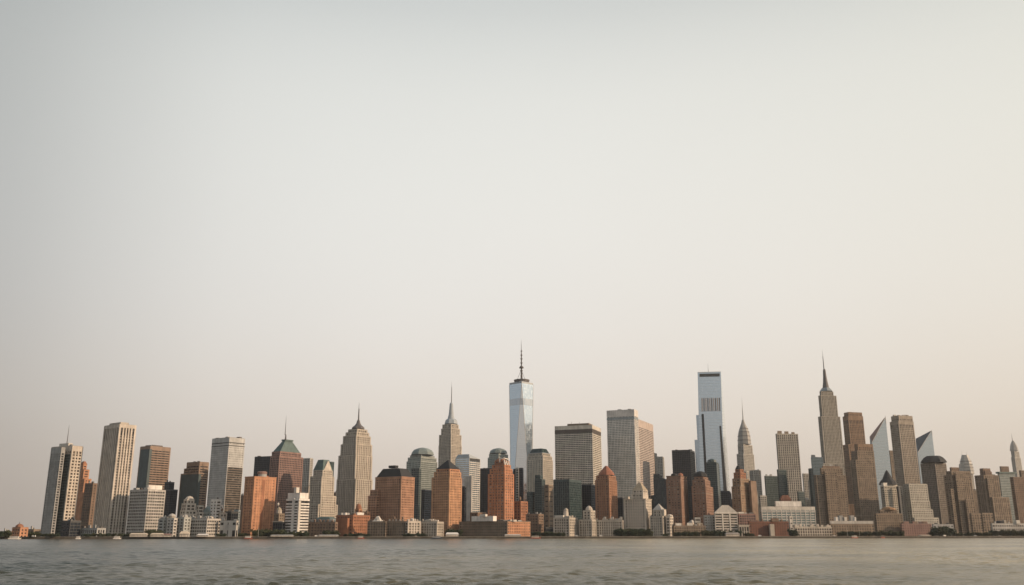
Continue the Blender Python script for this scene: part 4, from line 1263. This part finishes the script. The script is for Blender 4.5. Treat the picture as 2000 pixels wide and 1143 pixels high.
b = Bld('office_tower', 'square brown block behind the flat teal roof at far right', 2700, -76, 'tower')
b.tier(1952, 1955, 1970, 911, S_BROWN); b.done()
b = Bld('flat_roof_tower', 'pale tower under a wide flat dark teal roof slab at far right', 2400, -76, 'tower')
r = b.tier(1948, 1952, 1982, 925, S_GREENG)
b.band('roof_slab', COPPER, r, r[5], r[5] + 5, 3); b.done()
b = Bld('crown_spire_tower', 'distant grey tower with needle spire at the right edge', 4300, -50, 'skyscraper')
b.tier(1974.5, 1982, 1993.5, 893, S_PALE)
b.tier(1974, 1981, 1990.5, 881, S_PALE, dy=6)
b.loft('crown', MATS['weathered steel crown'], [(1981, 881, 15), (1980, 872, 12), (1979, 866, 8), (1978, 861, 3)], dy=30, n=8)
b.mast('spire', 1976.5, 847, 862, 3.5, .4, dy=30)
b.done()
b = Bld('office_tower', 'brown banded tower cut by the right edge of the view', 2100, -76, 'tower')
b.tier(1972, 1979, 2016, 932, S_BROWN); b.done()
b = Bld('brick_block', 'dark brown block at extreme right edge behind the banded tower', 2300, -76, 'tower')
b.tier(1990, 1994, 2030, 919, S_TAN); b.done()
b = Bld('brick_block', 'shadowed grey brown block filling the gap left of the right turret tower', 2300, -76)
b.tier(1836, 1840, 1862, 950, S_BROWN); b.done()


# --- mid-rise blocks seen only in the gaps between the nearer ones
for (xl, xc, xr, yt, Y0_, st_, lb) in (
        (464, 474, 482, 968, 2300, S_BROWN, 'dim mid rise in the gap left of the big orange tower'),
        (593, 603, 614, 950, 2350, S_LIMEG, 'dim mid rise behind the right edge of the white banded tower'),
        (648, 656, 666, 962, 2500, S_BROWN, 'dim mid rise between the stepped cream tower and the cream art deco tower'),
        (715, 728, 737, 972, 2400, S_TAN, 'dim mid rise right behind the cream art deco tower'),
        (904, 912, 920, 965, 2400, S_BLUEG, 'grey mid rise behind the thin black slab by the black pyramid tower'),
        (1038, 1046, 1052, 968, 2600, S_LIMES, 'grey mid rise behind the dark stepped glass tower'),
        (1168, 1182, 1190, 960, 2500, S_BROWN, 'dim mid rise behind the orange domed brown tower'),
        (1268, 1284, 1304, 968, 2350, S_TEAL, 'dark mid rise behind the cream pyramid roofed building'),
        (1338, 1350, 1358, 955, 2500, S_DARK, 'dark mid rise in the gap between the two brown brick towers'),
        (1424, 1432, 1440, 975, 2500, S_BROWN, 'dim mid rise left behind the brown art deco tower'),
        (1462, 1466, 1480, 960, 2400, S_LIMES, 'grey mid rise right behind the brown art deco tower'),
        (1480, 1484, 1500, 985, 2300, S_LIMEG, 'tan mid rise left behind the long white building'),
        (1560, 1563, 1592, 975, 2450, S_LIMES, 'grey mid rise right behind the long white building'),
        (1700, 1705, 1722, 960, 2700, S_TAN, 'tan mid rise left behind the cream cupola building'),
        (1756, 1760, 1776, 968, 2500, S_BROWN, 'dim mid rise right behind the cream cupola building'),
        (1836, 1840, 1850, 985, 2450, S_BROWN, 'dim mid rise right behind the light grey stepped block'),
        (1893, 1897, 1912, 958, 2400, S_TAN, 'tan mid rise between the two brown turret towers'),
        (1962, 1966, 1984, 962, 2450, S_BROWN, 'dim mid rise under the flat teal roof slab')):
    b = Bld('mid_rise_block', lb, Y0_, -32 if xc < 1000 else (-24 if xc < 1450 else -76))
    r = b.tier(xl, xc, xr, yt, st_); b.clutter(r, 3); b.done()

# --- low fronts of the right half
b = Bld('row_building', 'low reddish brick row behind trees right of the tan castle building', 1580, -80)
r = b.tier(1314, 1316, 1378, 1027, Style(BROWN2, GB, 4.2, 4.4, 2.2, 2.2, 'grid')); b.clutter(r, 5, [CREAM2, WHITE2, ROSE]); b.dormers(r, 8, BROWN2); b.done()
b = Bld('tent_roof_building', 'small pavilion with pale pointed tent roof between two brown towers', 1620, -45)
r = b.tier(1344, 1351, 1359, 1021, S_CREAMP); b.pyr('roof', CONC2, r, 5, .45); b.done()
b = Bld('small_block', 'small pale grey block at the foot of the right brown brick tower', 1610, -76)
b.tier(1355, 1357, 1368, 1011, Style(CONC, GD, 7, 6, 5, 3.5, 'grid')); b.done()
b = Bld('stone_block', 'plain beige block left of the white building with hipped roof', 1590, -78)
r = b.tier(1373.5, 1376, 1396, 1006.5, Style(CONC2, GB, 4.4, 4.6, 2.8, 2.6, 'grid')); b.clutter(r, 2, [ROSE]); b.done()
b = Bld('white_hall', 'white building with hipped roof and four tall white piers', 1575, -80)
r = b.tier(1394.5, 1396, 1440, 1001.5, Style(WHITE2, GB, 13.5, 4.4, 2.4, 1.6, 'vert', 2.6, .8), top=2)
b.band('cornice', WHITE, r, r[5] - .6, r[5] + .5, .7)
q = b.pyr('roof', CONC2, r, 13, .36, .4)
b.one('roof_hatch', BROWN).box(q[0] + 1, q[1] - 1, q[2] + .5, q[3] - .5, q[5], q[5] + 1.2)
b.done()
b = Bld('brick_block', 'rose brown block between white hipped hall and red brick block', 1620, -78)
r = b.tier(1440, 1443, 1476, 1003.5, S_ROSE); b.pbox('roof_shed', WHITE2, 1440, 1442, 1453, 1000, 1004, dy=4); b.clutter(r, 3); b.done()
b = Bld('portico_building', 'little cream classical building with columns right of the white hipped hall', 1570, -80)
r = b.tier(1441, 1443, 1463, 1026, Style(CREAM2, GD, 4.2, 9, 1.4, 1.6, 'vert', 1.8, 1.6)); b.band('cornice', CREAM, r, r[5] - .5, r[5] + .6, .6); b.done()
b = Bld('brick_block', 'low red brick block with small rooftop hut and pale doorway', 1570, -80)
r = b.tier(1461, 1463, 1540, 1018.5, S_REDBR)
b.pbox('roof_hut', BROWN, 1505, 1507, 1521, 1012.5, 1019, dy=6)
b.pbox('entrance', CREAM2, 1503, 1504, 1512, 1024, 1047, dy=-2, mind=3)
b.dormers(r, 6, BROWN); b.done()
b = Bld('brick_block', 'small red roofed block above the long white building', 2000, -78)
r = b.tier(1522, 1525, 1545, 975, S_REDBR); b.pyr('roof', REDBR, r, 9, .25); b.done()
b = Bld('civic_building', 'long white building with upper storey box and square pillars', 1640, -82)
st = Style(WHITE2, GM, 9.2, 4.4, 1.2, 1.4, 'vert', 2, .8)
r = b.tier(1485, 1487, 1591.5, 989.5, st, top=6)
b.band('cornice', WHITE, r, r[5] - 8.4, r[5] - 7.2, .5)
b.pbox('upper_storey', WHITE, 1513, 1515, 1565, 979, 990, dy=12)
b.done()
b = Bld('white_post_building', 'tall pale corner pylon between red brick block and cream arcade', 1600, -80)
b.tier(1541, 1542, 1548, 1008, Style(WHITE2, GD, 9, 9, 8, 7, 'grid')); b.done()
b = Bld('arcade_building', 'low ornate cream arcade building on the waterfront', 1570, -80)
r = b.tier(1550, 1552, 1624, 1029, Style(CREAM2, GD, 4.6, 4.8, 1.8, 1.7, 'grid', 2.2, 1.0))
for f_ in (.0, .42, .86):
    x0_, x1_, y0_, y1_, z0_, z1_ = r
    b.one('parapet_block', CREAM).box(x1_ - 9, x1_ + .2, y0_ + (y1_ - y0_) * f_, y0_ + (y1_ - y0_) * (f_ + .12), z1_, z1_ + 2.5)
b.dormers(r, 8, CREAM); b.done()
b = Bld('terrace_building', 'long brick terrace with wide pale roof deck and rooftop clutter', 1590, -80)
r = b.tier(1620, 1622, 1707, 1023.5, Style(BROWN2, GD, 5, 5, 3.2, 2.8, 'grid'))
b.band('roof_deck', CONC2, r, r[5] + .4, r[5] + 5.5, -.6)
for q_, (px, w, mt) in enumerate(((1631, 3, WHITE), (1638, 8, CONC), (1648, 6, WHITE2), (1660, 8, CONC), (1668, 4, WHITE))):
    b.pbox('roof_unit', mt, px, px + 1, px + w, 1010 - (q_ % 2) * 3, 1019, dy=14)
b.dormers(r, 6, BROWN2); b.done()
b = Bld('brick_block', 'tan brick block with round orange roofed top at right waterfront', 1600, -80)
b.tier(1707, 1711, 1762, 1003, Style(BROWN2, GB, 4.2, 4.4, 2.5, 2.4, 'grid'))
r = b.tier(1716, 1719, 1752, 996, S_TAN, dy=5)
b.loft('roof', wallm('orange clay roof', (.32, .19, .10)), [(1735, 996, 28), (1735, 993, 24), (1735, 990.5, 12), (1735, 989.5, 4)], dy=16, n=10)
b.done()
b = Bld('brick_block', 'low wide red brown block below the light grey stepped block', 1585, -80)
r = b.tier(1758, 1761, 1819, 1023, Style(ROSE, GD, 4.4, 4.4, 3.0, 2.6, 'grid')); b.clutter(r, 5, [BROWN, ROSE]); b.dormers(r, 6, ROSE); b.done()
b = Bld('low_hall', 'low pale flat building behind trees at right', 1620, -80)
r = b.tier(1820, 1823, 1862, 1024, Style(CONC, GD, 6, 6, 4, 4, 'grid')); b.clutter(r, 3, [DARK, CONC]); b.done()
b = Bld('arcade_building', 'long low beige arcade building at far right waterfront', 1585, -80)
r = b.tier(1935, 1938, 2030, 1022.5, Style(CONC2, GD, 4.6, 6.5, 2.0, 3.5, 'grid', 2.2, 1.0))
b.loft('dome', SLATE, [(1952, 1022.5, 16), (1952, 1019, 13), (1952, 1017, 5)], dy=12, n=10)
b.pbox('roof_hut', WHITE2, 1984, 1985, 1992, 1016, 1023, dy=6)
b.pbox('roof_hut', CREAM2, 1960, 1961, 1965, 1016, 1023, dy=6)
b.dormers(r, 6, CONC2); b.done()
b = Bld('brick_block', 'dim brown filler block between the broad and tall brown towers', 2100, -76)
b.tier(1650, 1654, 1670, 985, S_BROWN); b.done()
b = Bld('brick_block', 'dark block low between the beige gridded tower and broad brown tower', 1900, -76)
b.tier(1588, 1591, 1612, 1012, S_DARK); b.done()

# ------------------------------------------------------------------ trees along the bank
LEAF = wallm('dark leaves', (.035, .055, .028), .7, .35, .1)
LEAF2 = wallm('olive leaves', (.055, .065, .025), .7, .35, .1)
BARK = wallm('bark', (.07, .05, .035))
def crown_mesh(seed, mat, h=9.0, w=9.0):
    q = random.Random(seed); m_ = MB()
    lobes = [(q.uniform(-.3, .3) * w, q.uniform(-.3, .3) * w, h * q.uniform(.15, .82), q.uniform(.24, .38) * w) for _ in range(9)]
    for (lx, ly, lz, lr) in lobes:
        for k in range(70):
            u = Vector((q.gauss(0, 1), q.gauss(0, 1), q.gauss(0, 1))).normalized() * lr * (q.random() ** .4)
            c_ = Vector((lx + u.x, ly + u.y, lz + u.z * .8))
            a_ = Vector((q.gauss(0, 1), q.gauss(0, 1), q.gauss(0, 1))).normalized(); d_ = a_.orthogonal().normalized(); e_ = a_.cross(d_)
            s_ = q.uniform(.45, .95)
            m_.add([tuple(c_ + d_ * s_), tuple(c_ + e_ * s_ * .8), tuple(c_ - d_ * s_), tuple(c_ - e_ * s_ * .7)], [(0, 1, 2, 3)])
    return m_
def trunk_mesh():
    m_ = MB(); m_.cyl(0, 0, -.5, 4.5, .34, .2, 7)
    for a_ in (0.4, 2.2, 4.1, 5.4):
        m_.beam((0, 0, 3.2), (2.1 * cos(a_), 2.1 * sin(a_), 6.0), .09)
    return m_
protos = []
for k in range(5):
    cm_ = crown_mesh(k + 11, None)
    cme = bpy.data.meshes.new('crown'); cme.from_pydata(cm_.v, [], cm_.f); cme.materials.append(LEAF if k % 3 else LEAF2)
    protos.append(cme)
tm_ = trunk_mesh(); tme = bpy.data.meshes.new('trunk'); tme.from_pydata(tm_.v, [], tm_.f); tme.materials.append(BARK)
clumps = [
    (2, 20, 5, 1037, 'low dark tree at the far left end of the bank', 15),
    (58, 78, 4, 1040, 'dark tree left of the foot of the pale slab tower', 15),
    (80, 118, 5, 1044, 'small shrub like tree along the foot of the pale slab tower', 10),
    (162, 226, 7, 1042, 'low tree before the grey colonnaded podium', 10),
    (233, 262, 5, 1041, 'tree between ribbed cream tower and beige gridded block', 10),
    (268, 284, 3, 1040, 'tree at the left foot of the beige gridded block', 10),
    (286, 314, 5, 1035.5, 'big dark tree at the right foot of the beige gridded block', 14),
    (424, 440, 3, 1042, 'dark tree left of the square beige windowless block', 10),
    (466, 487, 4, 1041, 'dark tree at the left foot of the big orange tower', 12),
    (492, 556, 11, 1035, 'tall dark tree between big orange tower and white banded tower', 14),
    (558, 602, 8, 1039, 'dark tree at the foot of the white banded tower', 12),
    (633, 660, 5, 1036, 'dark tree before the low brown brick block', 14),
    (674, 720, 8, 1041, 'low dark tree before the red brown brick block', 10),
    (790, 832, 8, 1041, 'dark hedge like tree before the golden ribbed block', 8),
    (876, 900, 4, 1034, 'round dark tree right of the black pyramid tower foot', 14),
    (1040, 1080, 7, 1038, 'dark tree in the shaded gap below the thin beige slab', 12),
    (1082, 1104, 4, 1039, 'tree at the left foot of the bell tower block', 9),
    (1205, 1270, 12, 1033, 'dark leafy tree before the cream pyramid roofed building', 14),
    (1294, 1306, 2, 1044, 'small tree at the foot of the tan castle building', 8),
    (1318, 1366, 8, 1038, 'tree in the row before the low reddish brick row', 10),
    (1370, 1392, 4, 1036, 'darker tree before the plain beige block', 13),
    (1392, 1444, 9, 1036, 'dark green tree before the white hipped hall', 13),
    (1454, 1470, 3, 1041, 'round grey green tree by the little classical building', 11),
    (1543, 1554, 2, 1033, 'dark tree between red brick block and cream arcade', 15),
    (1636, 1706, 12, 1038, 'green tree in the row before the long brick terrace', 10),
    (1708, 1766, 10, 1037, 'dark green tree before the round orange roofed block', 12),
    (1822, 1862, 8, 1030, 'big dark tree right of the low red brown block', 15),
    (1862, 1936, 12, 1040, 'tree before the twin winged brown brick block', 11),
    (1936, 2004, 11, 1036, 'dark tree before the long beige arcade at far right', 12)]
for (xa, xb, n_, yt, lb, hh) in clumps:
    for i in range(n_):
        px = xa + (xb - xa) * (i + .5) / n_ + rnd.uniform(-1.5, 1.5)
        X0 = (px - 1000) / F * 1540; Yt = shore(X0) + (30 if yt < 1037 else 24) + rnd.uniform(-6, 8)
        if 1205 < px < 1270 or px > 1820: Yt += 6
        X0 = Xp(px, Yt, 10)
        want = Zp(yt + rnd.uniform(-.5, 2.0), Yt) - GZ
        e = bpy.data.objects.new('tree', None); COL.objects.link(e)
        e.location = (X0, Yt, GZ); e.rotation_euler = (0, 0, rnd.uniform(0, 6.28))
        s_ = max(.55, want / 8.2); wd = max(.95, s_ * rnd.uniform(.95, 1.2))
        e.scale = (wd, wd, s_)
        if n_ <= 2: full = lb + (', left one' if i == 0 else ', right one')
        elif i == 0: full = lb + ', at its left end'
        elif i == n_ - 1: full = lb + ', at its right end'
        else: full = lb + ', mid clump'
        tag(e, full, 'tree', 'trees ' + lb[lb.index('tree') + 5:])
        for nm, me_ in (('crown', protos[rnd.randrange(5)]), ('trunk', tme)):
            c_ = bpy.data.objects.new(nm, me_); COL.objects.link(c_); c_.parent = e

# ------------------------------------------------------------------ boats, pavilions, vans, poles
def at(px, off):
    X0 = (px - 1000) / F * 1540
    Yt = shore(X0) + off
    return Xp(px, Yt, 3), Yt
HULLW = wallm('white boat hull', (.75, .70, .64), .4, .05, .05)
HULLR = wallm('rust red hull', (.30, .08, .05), .5)
HULLB = wallm('dark blue hull', (.04, .06, .09), .5)
def boat(px, L, label, hull, cabin, decks=1, off=-9):
    x, y = at(px, off)
    e = bpy.data.objects.new('boat', None); COL.objects.link(e); e.location = (x, y, 0); e.rotation_euler = (0, 0, .18)
    tag(e, label, 'boat')
    m_ = MB(); w = L * .11
    rings = []
    for (z, k1, k2) in ((-.6, .86, .7), (.4, .95, .95), (1.7, 1.02, 1.0)):
        h = L / 2 * k1; ww = w * k2
        rings.append([(-h, -ww * .8, z), (h * .55, -ww, z), (h + z * .3, 0, z + .1), (h * .55, ww, z), (-h, ww * .8, z)])
    m_.loft(rings); m_.build('hull', hull, e)
    z = 1.7
    for d in range(decks):
        m_ = MB(); s_ = .62 - .16 * d
        m_.box(-L * s_ * .6, L * s_ * .5, -w * .75, w * .75, z, z + 2.3)
        m_.build('cabin', cabin, e)
        m2 = MB(); m2.box(-L * s_ * .56, L * s_ * .46, -w * .78, w * .78, z + .9, z + 1.6); m2.build('window_strip', DARK, e)
        m3 = MB(); m3.box(-L * s_ * .64, L * s_ * .54, -w * .85, w * .85, z + 2.3, z + 2.5); m3.build('deck_roof', WHITE2, e)
        z += 2.5
    m_ = MB(); m_.cyl(-L * .05, 0, z, z + 2.6, .12, .06, 6); m_.build('mast', MAST, e)
boat(29, 17, 'white ferry boat moored at the far left of the bank', HULLW, WHITE, 1)
boat(153, 7, 'tiny white boat by the wall right of the pale slab tower', HULLW, WHITE, 1)
boat(229, 11, 'small white boat moored below the ribbed cream tower', HULLW, WHITE, 1)
boat(485, 12, 'pink and red boat moored at the foot of the big orange tower', HULLR, WHITE, 1)
boat(705, 10, 'pale orange boat moored below the red brown brick block', HULLR, CREAM, 1)
boat(853, 18, 'low dark blue barge moored left of the black pyramid tower', HULLB, CONC, 1)
boat(1046, 17, 'sunlit cream boat with red hull right of the brick warehouse', HULLR, CREAM, 1)
boat(1669, 13, 'white cabin boat with rust hull before the long brick terrace', HULLR, WHITE, 1)
boat(1724, 8, 'small pink boat right of the white cabin boat', HULLR, ROSE, 1)

def pavilion(px, L, label, roof, off=9, h=5.0, name='pavilion', pitch=2.0):
    x, y = at(px, off)
    e = bpy.data.objects.new(name, None); COL.objects.link(e); e.location = (x, y, GZ); e.rotation_euler = (0, 0, math.atan(.2))
    tag(e, label, 'pavilion')
    w = 4.0
    m_ = MB(); m_.box(-L / 2 + .6, L / 2 - .6, -w + .6, w - .6, 0, h - 1.5); m_.build('wall', CREAM, e)
    n_ = max(2, int(L / 4))
    for k in range(n_ + 1):
        m_ = MB(); m_.box(-L / 2 + L * k / n_ - .18, -L / 2 + L * k / n_ + .18, -w, -w + .36, 0, h - 1.5); m_.build('post', WHITE2, e)
    m_ = MB(); m_.loft([[(-L / 2 - .6, -w - .6, h - 1.5), (L / 2 + .6, -w - .6, h - 1.5), (L / 2 + .6, w + .6, h - 1.5), (-L / 2 - .6, w + .6, h - 1.5)],
                        [(-L / 2 + 1.5, -.3, h - 1.5 + pitch), (L / 2 - 1.5, -.3, h - 1.5 + pitch), (L / 2 - 1.5, .3, h - 1.5 + pitch), (-L / 2 + 1.5, .3, h - 1.5 + pitch)]])
    m_.build('roof', roof, e)
TENT = wallm('cream canvas', (.66, .56, .44), .8, .06, .04)
TENTW = wallm('white canvas', (.74, .71, .67), .8, .06, .04)
pavilion(271, 24, 'cream canvas topped pavilion below the beige gridded block', TENT)
pavilion(307, 18, 'smaller cream pavilion right of the big dark tree', TENT)
pavilion(325, 14, 'pinkish low kiosk below the domed grey waterfront building', ROSE, h=4.2)
pavilion(360, 13, 'cream pointed roof pavilion before the plain grey block', TENT, h=6, pitch=3.5)
pavilion(396, 16, 'pale flat kiosk before the grey banded block', TENTW, h=4)
pavilion(551, 34, 'long low white shed before the trees at the white banded tower', TENTW, h=3.6, pitch=.8)
pavilion(642, 30, 'long low pale shed before the low brown brick block', TENTW, h=3.6, pitch=.8)
pavilion(883, 20, 'white peaked tent below the black pyramid tower', TENTW, h=5, pitch=3)
pavilion(1001, 26, 'low pale shed before the lit end of the brick warehouse', TENTW, h=4, pitch=1)
pavilion(1430, 24, 'pale grey hipped pavilion before the white hipped hall', wallm('grey shingle', (.30, .27, .25)), h=5.5, pitch=2.5)
pavilion(1806, 20, 'low yellowish kiosk before the low red brown block', TENT, h=3.2, pitch=.8)

def van(px, label, body, off=11):
    x, y = at(px, off)
    e = bpy.data.objects.new('parked_van', None); COL.objects.link(e); e.location = (x, y, GZ + .01); e.rotation_euler = (0, 0, rnd.uniform(-.1, .35))
    tag(e, label, 'van')
    m_ = MB()
    m_.loft([[(-2.6, -1, .4), (2.6, -1, .4), (2.6, 1, .4), (-2.6, 1, .4)], [(-2.7, -1.05, 1.3), (2.7, -1.05, 1.3), (2.7, 1.05, 1.3), (-2.7, 1.05, 1.3)], [(-2.6, -.9, 2.3), (1.7, -.9, 2.3), (1.7, .9, 2.3), (-2.6, .9, 2.3)]])
    m_.build('body', body, e)
    m_ = MB(); m_.box(.4, 2.0, -1.07, 1.07, 1.35, 1.95); m_.build('window', DARK, e)
    for sx_ in (-1.7, 1.7):
        for sy_ in (-1, 1):
            m_ = MB()
            m_.loft([[(sx_ + .38 * cos(2 * pi * k / 10), sy_ * (.8 + t_), .38 + .38 * sin(2 * pi * k / 10)) for k in range(10)] for t_ in (0, .25)])
            m_.build('wheel', DARK, e)
for px, lb, mt in ((618, 'white van on the quay left of the low brown brick block', WHITE), (632, 'white van parked before the dark trees by the brown brick block', WHITE),
                   (66, 'white van on the bank right of the small domed brick building', WHITE), (1126, 'grey van on the quay below the cream waterfront blocks', CONC),
                   (1174, 'white van on the quay before the long plain cream block', WHITE), (1484, 'white van on the quay before the red brick block', WHITE),
                   (1845, 'white van on the quay before the big dark trees at right', WHITE), (1630, 'cream van between arcade and trees at right', CREAM),
                   (1905, 'grey van on the quay before the twin winged block', CONC)):
    van(px, lb, mt)
pole_at = [(504, 'tall pole before the trees right of the big orange tower'), (1508, 'pale flagpole before the doorway of the red brick block'),
           (1656, 'thin pole among trees before the long brick terrace'), (1147, 'short pole on the quay below the square domed tower'), (1679, 'thin pole beside the white cabin boat')]
for px, lb in pole_at:
    x, y = at(px, 8)
    e = bpy.data.objects.new('flagpole', None); COL.objects.link(e); e.location = (x, y, GZ); tag(e, lb, 'pole')
    m_ = MB(); m_.cyl(0, 0, 0, 14, .22, .12, 8); m_.build('post', WHITE2, e)
    m_ = MB(); m_.cyl(0, 0, 0, .5, .6, .5, 8); m_.build('base', CONC, e)
    m_ = MB(); m_.loft([[(.25 * cos(k * pi / 3), .25 * sin(k * pi / 3), 14) for k in range(6)], [(.05 * cos(k * pi / 3), .05 * sin(k * pi / 3), 14.5) for k in range(6)]]); m_.build('finial', WHITE2, e)

# ------------------------------------------------------------------ haze: one closed box of air round the whole scene
hz = bpy.data.materials.new('haze'); hz.use_nodes = True
n, l = links(hz)
n.remove(n['Principled BSDF'])
pv = n.new('ShaderNodeVolumePrincipled')
pv.inputs['Color'].default_value = (.93, .92, .92, 1)
pv.inputs['Density'].default_value = HAZE_DENSITY
pv.inputs['Anisotropy'].default_value = 0.2
l.new(pv.outputs[0], n['Material Output'].inputs['Volume'])
m = MB(); m.box(-9500, 9500, -6500, 9500, -14, 620)
o = m.build('haze', hz); o['kind'] = 'stuff'
